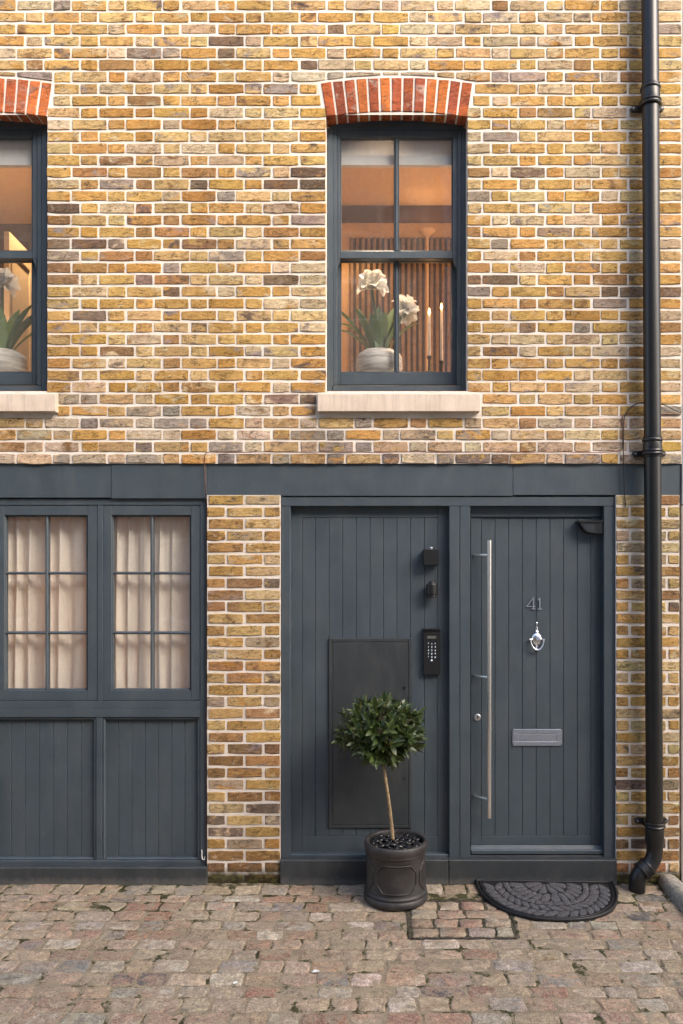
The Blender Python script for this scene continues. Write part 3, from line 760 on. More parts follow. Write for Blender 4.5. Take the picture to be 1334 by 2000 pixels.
# urn door knocker
kx = 1048.3; Yk = Yd-0.002; X = PX(kx, Yk)
k = MB(); zz = lambda py: PZ(py, Yk)
prof = [(0.0001,1215),(0.0045,1216),(0.0062,1218.5),(0.0045,1221),(0.0035,1222),(0.0055,1225),(0.0082,1228),(0.0062,1231),(0.0135,1233),(0.0062,1235.5),(0.0100,1237),(0.0100,1239),(0.018,1237.5),(0.027,1240.5),(0.034,1244),(0.037,1247.5),(0.037,1249.2),(0.029,1250),(0.028,1257),(0.022,1258),(0.009,1262),(0.0062,1266),(0.0085,1269),(0.010,1271),(0.0001,1272.5)]
k.lathe([(r_, zz(p_)) for r_, p_ in reversed(prof)], (X, Yk, 0), 24)
k.v = [(x, Yk + (y-Yk)*0.55, z) for x, y, z in k.v]
k.build('knocker_plate', 'chrome', door, True, 50)
k = MB(); pts = []
for i in range(25):
    t = math.pi*i/24; pts.append((X + 0.043*math.cos(t)*(1.0-0.10*math.sin(t)), Yk-0.018-0.006*math.sin(t), zz(1248.5) - 0.066*math.sin(t)**0.85))
k.tube(pts, [0.0045+0.0022*math.sin(math.pi*i/24) for i in range(25)], 12); k.build('knocker_ring', 'chrome', door, True, 60)
k = MB()
for s_ in (-1, 1): k.tube([(X+s_*0.030, Yk-0.010, zz(1248.5)), (X+s_*0.049, Yk-0.018, zz(1248.5))], 0.0058, 12)
k.build('knocker_pivot', 'chrome', door, True, 60)

# ================================================================== GROUND
MHX0, MHX1, MHY0, MHY1 = 0.179, 0.770, -0.727, -0.265               # recessed manhole tray
gx0, gx1, gy0, gy1 = -3.6, 3.4, -3.2, 0.10
def gh(x, y): return 0.006*mnoise.noise((x*0.9, y*0.9, 3.1)) + 0.0035*mnoise.noise((x*4.0, y*4.0, 7.7))
mb = MB(); nx, ny = 330, 160
vs = []; fs = []
for j in range(ny+1):
    for i in range(nx+1):
        x = gx0+(gx1-gx0)*i/nx; y = gy0+(gy1-gy0)*j/ny
        vs.append((x, y, -0.022 if (MHX0+0.002 < x < MHX1-0.002 and MHY0+0.002 < y < MHY1-0.002) else gh(x, y) + 0.0055*mnoise.noise((x*13, y*13, 1.3)) + 0.0009))
for j in range(ny):
    for i in range(nx):
        a = j*(nx+1)+i; fs.append((a, a+1, a+nx+2, a+nx+1))
mb.add(vs, fs)
F = 60.0
mb.add([(-F,-F,-0.01),(F,-F,-0.01),(F,gy0,-0.01),(-F,gy0,-0.01),(-F,gy1,-0.01),(F,gy1,-0.01),(F,F,-0.01),(-F,F,-0.01),(gx0,gy0,-0.01),(gx0,gy1,-0.01),(gx1,gy0,-0.01),(gx1,gy1,-0.01)],
       [(0,1,2,3),(4,5,6,7),(3,8,9,4),(10,2,5,11)])
ground = tag(mb.build('ground', 'joint_grit', None, True), kind='structure')
SETT = [(18,(0.399,0.310,0.218)), (13,(0.352,0.262,0.176)), (9,(0.408,0.289,0.201)), (6,(0.343,0.213,0.147)), (10,(0.371,0.319,0.251)), (4,(0.287,0.156,0.100)), (4,(0.241,0.218,0.196)), (2,(0.111,0.102,0.097)), (4,(0.519,0.443,0.360))]
SETTB = [(6,(0.352,0.271,0.189)), (4,(0.417,0.337,0.251)), (4,(0.306,0.208,0.142)), (3,(0.352,0.222,0.151)), (2,(0.222,0.186,0.155))]
def sett_geo(x0, x1, y0, y1, zc, hi=0.0055, seat=None, tables=(SETT, SETTB)):
    wd, dp = x1-x0, y1-y0
    base = [(0.06,0),(0.36,0),(0.68,0),(0.95,0),(1,0.16),(1,0.55),(1,0.9),(0.93,1),(0.62,1),(0.3,1),(0.05,1),(0,0.86),(0,0.5),(0,0.12)]
    out = []; sx, sy = R.uniform(-0.06, 0.06), R.uniform(-0.05, 0.05)
    for u, v in base:
        x = x0+wd*u+R.uniform(-1,1)*0.0075+sx*(v-0.5)*dp; y = y0+dp*v+R.uniform(-1,1)*0.0065+sy*(u-0.5)*wd
        out.append((x, y))
    cx = sum(p[0] for p in out)/14; cy = sum(p[1] for p in out)/14
    top = hi*R.uniform(0.55, 1.35); tx, ty = R.uniform(-0.022, 0.022), R.uniform(-0.03, 0.03)
    vs = [(cx, cy, zc+top+0.0012)]
    for x, y in out:
        X, Y_ = cx+(x-cx)*0.91, cy+(y-cy)*0.88
        vs.append((X, Y_, zc+top+(X-cx)*tx+(Y_-cy)*ty+R.uniform(-0.0028, 0.0022)))
    for x, y in out: vs.append((x, y, zc+top*0.4+(x-cx)*tx+(y-cy)*ty-0.002))
    for x, y in out: vs.append((x, y, zc-0.03))
    fs = [(0, 1+i, 1+(i+1) % 14) for i in range(14)]
    for r in (0, 1):
        for i in range(14):
            j = (i+1) % 14; fs.append((1+r*14+j, 1+r*14+i, 1+(r+1)*14+i, 1+(r+1)*14+j))
    return vs, fs, (jit(pick(tables[0]), 0.18), jit(pick(tables[1]), 0.15), rvec())
KX = 1.772
def proj(x, y, z):
    s = S*D/(D+y); return CX+x*s, HY+(H-z)*s
setts = []
y = -0.028; row = 0
while y > -2.6:
    dp = (0.150 if row == 0 else R.uniform(0.098, 0.122)); y1 = y; y0 = y-dp
    x = -3.2 + R.uniform(0, 0.2)
    if row % 3 == 1: y1 -= 0.003
    while x < 2.6:
        L = R.uniform(0.125, 0.225) if row else R.uniform(0.12, 0.19)
        a, b = x+0.0055, x+L-0.0055
        x += L
        if y0 < MHY1+0.012 and y1 > MHY0-0.012:
            if b > MHX0-0.012 and a < MHX1+0.012:
                if a < MHX0-0.05: b = MHX0-0.014
                elif b > MHX1+0.05: a = MHX1+0.014
                else: continue
                if b-a < 0.03: continue
        if y1 > -1.2 and b > KX-0.01 and a < KX+0.13:
            if a < KX-0.06: b = KX-0.012
            else: continue
        px_, py_ = proj((a+b)/2, (y0+y1)/2, 0)
        jy = 0.012*mnoise.noise((a*0.7, row*3.3, 0))
        g = sett_geo(a, b, y0+0.005+jy, y1-0.005+jy, gh((a+b)/2, (y0+y1)/2))
        vis = -20 < px_ < 1354 and py_ < 2012
        setts.append((vis, (b-a)*dp*(S*D/(D+y0))**2, g))
    y = y0 - 0.002; row += 1
setts.sort(key=lambda q: (not q[0], -q[1]))
for q in setts[:300]: MB().add(*q[2]).build('sett', 'sett', ground, True, 22)
mb = MB()
for q in setts[300:]: mb.add(*q[2])
tag(mb.build('small_setts', 'sett', ground, True, 22), 'smaller worn setts of the cobbled street', kind='stuff')

mh = tag(empty('manhole_cover', None, (0,0,0)), 'recessed manhole tray in the cobbles filled with setts between planter and doormat', 'manhole cover')
f = MB(); t = 0.0040; zt = 0.0055
f.box(MHX0-t, MHX0, MHY0-t, MHY1+t, -0.03, zt); f.box(MHX1, MHX1+t, MHY0-t, MHY1+t, -0.03, zt); f.box(MHX0, MHX1, MHY0-t, MHY0, -0.03, zt); f.box(MHX0, MHX1, MHY1, MHY1+t, -0.03, zt)

f.build('tray_frame', 'tray_iron', mh)
MB().box(MHX0, MHX1, MHY0, MHY1, -0.03, -0.001).build('tray_bed', 'tray_moss', mh)
rows = 4; MHB = 0; dy = (MHY1-MHY0-0.024)/rows
for i in range(rows):
    xx = [MHX0+0.012]; 
    while xx[-1] < MHX1-0.10: xx.append(xx[-1]+R.uniform(0.125, 0.175))
    xx[-1] = MHX1-0.012
    for a, b in zip(xx[:-1], xx[1:]):
        ya = MHY0+0.012+i*dy
        MB().add(*sett_geo(a+0.006, b-0.006, ya+0.0055, ya+dy-0.0055, 0.000, 0.0075)).build('sett', 'sett', mh, True, 50)

# kerb between the two houses
mb = MB(); n = 26; prof = [(-0.005,-0.03),(0.0,0.03),(0.012,0.058),(0.035,0.070),(0.070,0.071),(0.100,0.060),(0.118,0.03),(0.122,-0.03)]
vs = []; fs = []
for i in range(n+1):
    y = -0.02 - 1.55*i/n
    for j, (x, z) in enumerate(prof):
        q = (x*16, y*9, z*16); vs.append((KX+x+0.010*mnoise.noise(q)+0.010*mnoise.noise((y*2.1, 5, 5)), y, z+0.010*mnoise.noise((y*6, x*9, 9))-0.006*(i == 0 or i == n)))
k = len(prof)
for i in range(n):
    for j in range(k-1): a = i*k+j; fs.append((a, a+k, a+k+1, a+1))
fs += [tuple(reversed(range(k))), tuple(n*k+j for j in range(k))]
fs = [tuple(reversed(q)) for q in fs]
mb.add(vs, fs)
tag(mb.build('kerb', 'kerb_stone', None, True, 60), 'rounded mossy stone kerb running out from the wall beside the drainpipe', kind='structure')

# ================================================================== NEIGHBOURS
nb = tag(empty('neighbour_house'), 'pale painted neighbouring house, a sliver beyond the drainpipe', 'house')
MB().box(PX(1332.3), PX(2600), 0.012, 6.0, PZ(790), 6.6).build('wall', 'grey_render', nb)
MB().box(PX(1332.3), PX(2600), 0.004, 6.0, PZ(985), PZ(790)-0.002).build('fascia', 'blue_grey_paint', nb)
MB().box(PX(1332.3), PX(2600), 0.010, 6.0, -0.02, PZ(985)-0.002).build('painted_base', 'grey_render', nb)
OY = -9.2
def opposite(x0, x1, wallm, lb):
    op = tag(empty('opposite_house', None, ((x0+x1)/2, OY, 0)), lb, 'house'); cx = (x0+x1)/2
    n_ = int((x1-x0)/3.0); st = (x1-x0)/n_; wins = [(x0-cx+st*(i+.5)-.55, x0-cx+st*(i+.5)+.55) for i in range(n_)]
    m = MB(); a0, a1 = x0-cx, x1-cx; storeys = ((0.9, 2.4), (3.5, 5.1), (6.4, 8.0)); zlast = -0.02
    for z0, z1 in storeys:
        m.box(a0, a1, -0.3, 0, zlast, z0); x = a0
        for a, b in wins: m.box(x, a, -0.3, 0.0, z0, z1); x = b
        m.box(x, a1, -0.3, 0.0, z0, z1); zlast = z1
    m.box(a0, a1, -0.3, 0, zlast, 9.4); m.build('wall', wallm, op)
    r_ = MB(); q = [(0.15, 9.402), (-2.5, 11.9), (-5.0, 9.402)]
    r_.add([(a0, y, z) for y, z in q]+[(a1, y, z) for y, z in q], [(0,1,4,3), (1,2,5,4), (0,3,5,2), (0,2,1), (3,4,5)]); r_.build('roof', 'roof_slate', op)
    for a, b in wins:
        for z0, z1 in storeys:
            f = MB(); f.box(a, a+0.07, -0.14, -0.08, z0, z1); f.box(b-0.07, b, -0.14, -0.08, z0, z1); f.box(a+0.07, b-0.07, -0.14, -0.08, z1-0.07, z1); f.box(a+0.07, b-0.07, -0.14, -0.08, z0, z0+0.07); f.box(a+0.07, b-0.07, -0.14, -0.08, (z0+z1)/2-0.03, (z0+z1)/2+0.03)
            wf = f.build('window', 'white_render', op)
            MB().box(a, b, -0.13, -0.12, z0, z1).build('pane', 'dark_glass', wf)
opposite(-18.0, 1.2, 'far_brick', 'brown brick mews house across the street, mirrored in the window panes')
opposite(1.21, 18.0, 'white_render', 'white painted mews house across the street, mirrored in the steel handle')

# ================================================================== ROOMS BEHIND THE GLASS
def room(nm, x0, x1, y0, y1, z0, z1, mats):
    for part, q, mt in (('wall', [(x0,y1,z0),(x1,y1,z0),(x1,y1,z1),(x0,y1,z1)], mats[0]), ('side_wall', [(x0,y0,z0),(x0,y1,z0),(x0,y1,z1),(x0,y0,z1)], mats[1]),
                        ('end_wall', [(x1,y0,z0),(x1,y0,z1),(x1,y1,z1),(x1,y1,z0)], mats[1]), ('ceiling', [(x0,y0,z1),(x0,y1,z1),(x1,y1,z1),(x1,y0,z1)], mats[2]), ('floor', [(x0,y0,z0),(x1,y0,z0),(x1,y1,z0),(x0,y1,z0)], mats[3])):
        tag(MB().add(q, [(0,1,2,3)]).build(nm + '_' + part, mt), kind='structure')
XP = PX(360)
room('dining_room', XP+0.05, PX(1310), 0.008, 2.6, 2.95, 5.25, ('plaster', 'plaster', 'plaster', 'slat_wood'))
room('landing', PX(-420), XP-0.05, 0.008, 2.6, 2.95, 5.25, ('taupe_wall', 'taupe_wall', 'plaster', 'slat_wood'))
room('garage_room', PX(-60), PX(402), 0.085, 1.6, 0.02, 2.42, ('plaster', 'plaster', 'plaster', 'slat_wood'))
Yb = 2.6
sp = tag(empty('slat_panel', None, (0,Yb,0)), 'ribbed wooden slat panelling on the back wall behind the candles', 'wall panel')
zt, z0 = PZ(466, Yb), 2.96
MB().box(PX(683, Yb), PX(1010, Yb), -0.012, -0.002, z0, zt).build('felt_backing', 'slat_felt', sp)
i = 0; x = PX(684, Yb)
while x < PX(985, Yb):
    MB().cbox(x, x+0.029, -0.034, -0.0125, z0, zt, 0.003).build('slat', 'slat_wood', sp); x += 0.0545
tag(MB().cbox(XP+0.06, PX(1300), 2.20, 2.24, PZ(432, 2.2), 5.249, 0.004).build('ceiling_beam', 'beam_brown'), 'dark brown beam crossing the ceiling above the slat panelling', 'beam')
# sills inside
for w_, lb in zip(WINX, ('pale inner window board under the vase beside the candles', 'pale inner window board under the vase by the cream door')):
    tag(MB().cbox(PX(w_-150), PX(w_+150), 0.215, 0.52, PZ(727.5, 0.22)-0.035, PZ(727.5, 0.22), 0.004).build('window_board', 'cream_door'), lb, 'window board')
# roman blinds
def blind(w_, lb):
    b = tag(empty('blind', None, (PX(w_, 0.195), 0.195, 0)), lb, 'blind', 'fabric blinds drawn up in the sash windows')
    hw = 0.44
    def slab(nm, y0, y1, Y, mt):
        m = MB(); n = 16
        for i in range(n):
            a, c = -hw+2*hw*i/n, -hw+2*hw*(i+1)/n
            m.box(a, c, Y+0.002*math.sin(a*9), Y+0.012+0.002*math.sin(a*9), PZ(y1, 0.195), PZ(y0, 0.195))
        m.build(nm, mt, b)
    MB().box(-hw, hw, -0.004, 0.012, PZ(307, 0.195), 4.95).build('cloth', 'blind_cloth', b)
    MB().box(-hw, hw, -0.016, 0.022, PZ(324.5, 0.195), PZ(306, 0.195)).build('hem', 'hem_cloth', b)
blind(775, 'pale grey roman blind drawn up above the candles and ribbed panelling')
blind(-46, 'pale grey roman blind drawn up above the cream panelled door')

# curtains behind the casements
def curtain(x0, x1, seed, lb):
    Y = 0.150; m = MB(); n = 170; nz = 12; rr = random.Random(seed); vs = []; fs = []
    ph = [rr.uniform(0, 6) for _ in range(4)]
    X0, X1 = PX(x0, Y), PX(x1, Y); zt, zb = PZ(985, Y), PZ(1395, Y)
    for j in range(nz+1):
        for i in range(n+1):
            u = i/n; v = j/nz; x = X0+(X1-X0)*u
            a = x*2*math.pi/0.105 + 1.3*math.sin(x*9+ph[0]) + 0.8*math.sin(x*23+ph[1]) + 0.10*math.sin(v*4+ph[1])
            d = 0.021*math.sin(a)*(1+0.35*math.sin(x*6+ph[2])) + 0.004*math.sin(2.3*a+ph[2]) + 0.004*math.sin(v*7+x*30)
            vs.append((x+0.006*math.sin(a*1.0+v*3+ph[3]), Y+d, zt+(zb-zt)*v))
    for j in range(nz):
        for i in range(n): a = j*(n+1)+i; fs.append((a, a+n+1, a+n+2, a+1))
    m.add(vs, fs)
    tag(m.build('curtain', 'curtain_linen', None, True), lb, 'curtain', 'linen curtains in the garage casements')
curtain(-8, 186, 3, 'pleated linen curtain in the casement farther from the brick pier')
curtain(203, 388, 8, 'pleated linen curtain in the casement next to the brick pier')

# cream door standing open in the lit landing, its face turned to the street window
YN, YFr = 1.25, 1.76
XN, XFr = PX(18, YN), PX(64, YFr)
cd = tag(empty('panelled_door', None, (XN, YN, 2.955)), 'open cream panelled door glowing in lamplight behind the sash window', 'door')
cd.rotation_euler = (0, 0, math.atan2(YFr-YN, XFr-XN)); dw = math.hypot(YFr-YN, XFr-XN); dh = PZ(452, YN)-2.955
MB().box(0, dw, 0.0, 0.04, 0, dh).build('leaf', 'cream_door', cd)
bd = MB()
a_, b_, t_, u_ = 0.05, dw-0.09, dh-0.16, 0.12
bd.cbox(a_, b_, -0.010, -0.0005, t_, t_+0.02, 0.005); bd.cbox(a_, b_, -0.010, -0.0005, u_, u_+0.02, 0.005); bd.cbox(a_-0.02, a_, -0.010, -0.0005, u_, t_+0.02, 0.005); bd.cbox(b_, b_+0.02, -0.010, -0.0005, u_, t_+0.02, 0.005)
bd.build('moulding', 'cream_door', cd)
hn = MB(); hz = PZ(697, 1.35)-2.955
hn.tube([(0.07, 0, hz), (0.07, -0.05, hz), (0.08, -0.055, hz), (0.19, -0.055, hz-0.02)], 0.009, 10); hn.build('lever_handle', 'dark_metal', cd, True, 50)

# lamps inside: the warm rooms are lit, partly by added unseen fill lamps
def downlight(x, y, z, power, lb, spot=1.5, col_=(1.0, 0.60, 0.28)):
    d = tag(empty('downlight', None, (x, y, z)), lb, 'lamp')
    m = MB(); m.lathe([(0.045, -0.012), (0.05, -0.006), (0.05, 0.0)], (0,0,0), 20); m.build('trim', 'dull_bolt', d)
    m = MB(); m.lathe([(0.0001, -0.0135), (0.036, -0.0135), (0.038, -0.012)], (0,0,0), 20); m.build('bulb', 'bulb', d)
    L = bpy.data.lights.new('downlight', 'SPOT'); L.energy = power; L.color = col_; L.spot_size = spot; L.spot_blend = 0.7; L.shadow_soft_size = 0.04
    o = bpy.data.objects.new('lamp_light', L); col.objects.link(o); o.parent = d; o.location = (0, 0, -0.03)
def uplighter(px_, py_, Y, power, lb):
    fl = tag(empty('floor_lamp', None, (PX(px_, Y), Y, 2.95)), lb, 'lamp')
    zt = PZ(py_, Y)-2.95
    m = MB(); m.lathe([(0.015, 0.03), (0.015, zt-0.05), (0.03, zt-0.04), (0.065, zt-0.012), (0.075, zt), (0.07, zt), (0.02, zt-0.02), (0.0001, zt-0.02)], (0,0,0), 24, close=False); m.build('stand', 'plaster', fl, True, 40)
    m = MB(); m.lathe([(0.13, 0.0), (0.13, 0.02), (0.02, 0.032)], (0,0,0), 24); m.build('base', 'plaster', fl, True, 40)
    L = bpy.data.lights.new('uplight', 'POINT'); L.energy = power; L.color = (1.0, 0.56, 0.25); L.shadow_soft_size = 0.06
    o = bpy.data.objects.new('lamp_light', L); col.objects.link(o); o.parent = fl; o.location = (0, 0, zt+0.05)
uplighter(834, 451, 2.0, 0.5, 'slim uplighter lamp against the ribbed panelling near the candles')
def globe_lamp(px_, py_, Y, power, lb):  # unseen fill light, added to warm ceiling and walls evenly
    g = tag(empty('globe_lamp', None, (PX(px_, Y), Y, 2.95)), lb, 'lamp'); zt = PZ(py_, Y)-2.95
    m = MB(); m.lathe([(0.12, 0.0), (0.12, 0.02), (0.015, 0.03), (0.012, zt-0.1), (0.03, zt-0.09)], (0,0,0), 20); m.build('stand', 'dark_metal', g, True, 40)
    m = MB(); m.lathe([(0.03, zt-0.092)]+[(0.1*math.sin(math.pi*(0.1+0.9*i/10)), zt-0.1*math.cos(math.pi*(0.1+0.9*i/10))) for i in range(11)], (0,0,0), 20, close=False); m.build('shade', 'bulb', g, True)
    L = bpy.data.lights.new('globe', 'POINT'); L.energy = power; L.color = (1.0, 0.56, 0.27); L.shadow_soft_size = 0.11
    o = bpy.data.objects.new('lamp_light', L); col.objects.link(o); o.parent = g; o.location = (0, 0, zt); 
globe_lamp(1040, 640, 1.1, 62, 'added fill globe lamp, out of sight in the room with the candles')  # added out of view, past the window's right edge
globe_lamp(-130, 640, 1.1, 70, 'added fill globe lamp, out of sight in the room with the cream panelled door')  # added out of view so the landing ceiling turns orange
downlight(PX(700, 2.2), 2.25, 5.249, 16, 'ceiling downlight washing the slat panelling', 1.9)
downlight(PX(745, 0.5), 0.45, 5.249, 95, 'added ceiling downlight brightening the flowers beside the candles', 1.2, (1.0, 0.78, 0.55))  # no known lamp here; added to lift the pale blooms
downlight(PX(75, 1.4), 1.42, 5.249, 60, 'ceiling downlight over the cream panelled door', 1.8)
downlight(PX(190, 0.9), 0.9, 2.419, 12, 'added unseen ceiling downlight warming the linen curtains from behind', 2.6)  # added lamp, never in view, giving the curtains their warm glow

# candles
tb = tag(empty('side_table', None, (PX(858, 1.1), 1.1, 2.95)), 'dark side table carrying the two lit candles', 'table')
zt = PZ(735, 1.1)-2.95
MB().cbox(-0.34, 0.34, -0.16, 0.30, zt-0.03, zt, 0.004).build('table_top', 'dark_metal', tb)
for sx in (-0.31, 0.31):
    for sy in (-0.13, 0.27): MB().box(sx-0.015, sx+0.015, sy-0.015, sy+0.015, 0, zt-0.031).build('leg', 'dark_metal', tb)
for px_, pf, Y, lb in ((838.6, 611, 1.0, 'pale lit taper candle nearer the vase'), (862.2, 601, 1.15, 'pale lit taper candle standing farther from the vase')):
    c = tag(empty('candle', None, (PX(px_, Y), Y, 0)), lb, 'candle', 'lit candles on the side table')
    zb = zt+2.95; zc = PZ(pf+5, Y)
    m = MB(); m.lathe([(0.045, zb+0.001), (0.045, zb+0.008), (0.012, zb+0.02), (0.009, zb+0.10), (0.018, zb+0.115), (0.018, zb+0.13)], (0,0,0), 18); m.build('candlestick', 'dark_metal', c, True, 40)
    m = MB(); m.lathe([(0.0125, zb+0.12), (0.0105, zc-0.004), (0.007, zc), (0.0001, zc-0.001)], (0,0,0), 16); m.build('wax', 'candle_wax', c, True, 40)
    m = MB(); m.lathe([(0.0001, zc+0.004), (0.008, zc+0.014), (0.0095, zc+0.022), (0.006, zc+0.040), (0.0001, zc+0.058)], (0,0,0), 12, close=False); m.build('flame', 'flame', c, True)
    L = bpy.data.lights.new('candle_light', 'POINT'); L.energy = 0.7; L.color = (1.0, 0.5, 0.18); L.shadow_soft_size = 0.02
    o = bpy.data.objects.new('flame_light', L); col.objects.link(o); o.parent = c; o.location = (0, -0.02, zc+0.05)

# vases with amaryllis
def strap(mb, base, az, length, lean, droop, width, rr):
    """one strap leaf: arcs up and over from its base, folded along its midrib"""
    n = 9; d = Vector((math.cos(az), math.sin(az), 0)); sd_ = Vector((-d.y, d.x, 0)); p = Vector(base); ang = lean; vs = []; fs = []
    for i in range(n+1):
        t = i/n; wd = 1.7*width*(0.55+0.9*t-0.2*t*t)*(1 - max(0, (t-0.55)/0.45)**1.6)+0.0008
        dirv = d*math.sin(ang) + Vector((0,0,1))*math.cos(ang); nrm = d*math.cos(ang) - Vector((0,0,1))*math.sin(ang)
        vs += [p - sd_*wd - nrm*wd*-0.35*-1, p, p + sd_*wd - nrm*wd*0.35]
        p = p + dirv*(length/n); ang += droop/n*(0.4+1.2*t)
    for i in range(n):
        a = i*3; fs += [(a, a+1, a+4, a+3), (a+1, a+2, a+5, a+4)]
    mb.add(vs, fs, ((.3,)*3, (.3,)*3, (rr, rr, rr)))
def bloom(mb, c, ax, size):
    ax = Vector(ax).normalized(); u = ax.orthogonal().normalized(); v = ax.cross(u); c = Vector(c)
    for k in range(6):
        a = k*math.pi/3 + R.uniform(-0.1, 0.1); rd = u*math.cos(a)+v*math.sin(a); tg = ax.cross(rd); n = 6; vs = []; fs = []
        op_ = 0.25 if k % 2 else 0.5
        p = Vector(c); ang = 0.35+R.uniform(-0.1, 0.1)
        for i in range(n+1):
            t = i/n; wd = size*0.34*math.sin(math.pi*min(0.97, 0.12+0.85*t))**0.8
            dr = ax*math.cos(ang)+rd*math.sin(ang); nr = ax*-math.sin(ang)+rd*math.cos(ang)
            vs += [p-tg*wd+nr*wd*-0.3, p-tg*wd*0.5-nr*wd*0.02+nr*R.uniform(-.004,.004), p, p+tg*wd*0.5+nr*R.uniform(-.004,.004), p+tg*wd+nr*wd*-0.3]
            p = p+dr*(size/n); ang += (op_+0.95)/n
        for i in range(n):
            for j in range(4): q = i*5+j; fs.append((q, q+1, q+6, q+5))
        mb.add(vs, fs)
def vase_plant(w_, vpx, lb1, lb2, blooms, leaves):
    Y = 0.36; X = PX(vpx, Y); zb = PZ(727.5, 0.22)+0.001
    s = (D+Y)/D/S
    v = MB(); rr = 45*s; zt = PZ(687, Y)
    v.lathe([(rr*0.8, zb), (rr*0.97, zb+0.03), (rr, zb+0.06), (rr*0.985, zt-0.045), (rr*0.93, zt-0.02), (rr*0.74, zt-0.006), (rr*0.70, zt), (rr*0.64, zt), (rr*0.62, zt-0.03), (0.001, zt-0.03)], (0,0,0), 40)
    for i, p in enumerate(v.v):
        g = 1+0.02*math.sin(p[2]*95); v.v[i] = (p[0]*g, p[1]*g, p[2])
    tag(v.build('vase', 'vase_clay', None, True, 60, (X, Y, 0)), lb1, 'vase', 'whitewashed vases on the window boards')
    pl_ = tag(empty('amaryllis', None, (X, Y, 0)), lb2, 'flowers', 'white amaryllis in the window vases')
    for (az, ln, lean, droop, wd, ox) in leaves:
        m = MB(); strap(m, (ox, R.uniform(-0.03, 0.03), zt-0.02), az, ln*1.08, lean*0.92, droop, wd, R.random()); m.build('leaf', 'strap_leaf', pl_, True)
    for (bx, by, sz, axs) in blooms:
        c = Vector((PX(bx, Y-0.02)-X, -0.02, PZ(by, Y-0.02)))
        m = MB(); m.tube([(c.x*0.15, 0, zt-0.02), (c.x*0.4, -0.005, (zt+c.z)/2-0.01), (c.x*0.93, -0.015, c.z-0.05), tuple(c-Vector((0,0,0.018)))], [0.011, 0.010, 0.009, 0.008], 10); m.build('stalk', 'strap_leaf', pl_, True)
        for ax in axs:
            m = MB(); bloom(m, c, ax, sz); m.build('bloom', 'petal', pl_, True)
L1 = [(3.3,.40,.62,.55,.021,-.05),(2.7,.34,.30,.35,.022,-.03),(3.0,.34,.42,1.5,.017,-.06),(2.2,.30,.22,.3,.024,-.01),(0.3,.38,.42,.25,.026,.02),(.9,.33,.25,.3,.024,.03),(0.1,.30,.55,.9,.02,.05),(-.4,.32,.45,.6,.022,.04),
      (-1.2,.27,.30,.5,.025,0),(-1.9,.26,.25,.4,.025,-.02),(3.5,.30,.75,1.5,.013,-.06),(1.6,.33,.12,.2,.022,.0),(-2.6,.30,.38,.4,.024,-.04),(0.0,.34,.30,.45,.022,.03)]
vase_plant(775, 740.5, 'whitewashed clay vase beside the candles', 'white amaryllis with strap leaves beside the lit candles',
    [(727, 560, 0.125, [(-.85,-.5,.25), (.75,-.6,.15), (-.1,-.8,.55), (.1,.3,.9)]), (788, 607, 0.115, [(.7,-.5,.3), (.1,-.9,.25), (.45,-.5,-.5), (.1,-.2,.9)])], L1)
vase_plant(-46, 4, 'whitewashed clay vase in front of the cream panelled door', 'white amaryllis in front of the cream panelled door',
    [(4, 556, 0.125, [(.95,-.3,.15), (-.1,-.9,.2), (.2,-.5,.75), (-.9,-.3,.2)])],
    [(0.1,.33,.45,.55,.020,.04),(0.0,.36,.55,.75,.017,.05),(-.2,.33,.6,.7,.017,.05),(.2,.28,.3,.5,.02,.03),(-.5,.30,.3,.5,.024,.02),(-1.3,.30,.2,.3,.026,0),(3.0,.35,.4,.5,.022,-.03),(2.4,.33,.3,.4,.022,-.03),(-2.2,.28,.3,.4,.025,-.02),(0.3,.26,.7,.6,.015,.06),(-.1,.37,.35,.6,.02,.03)])

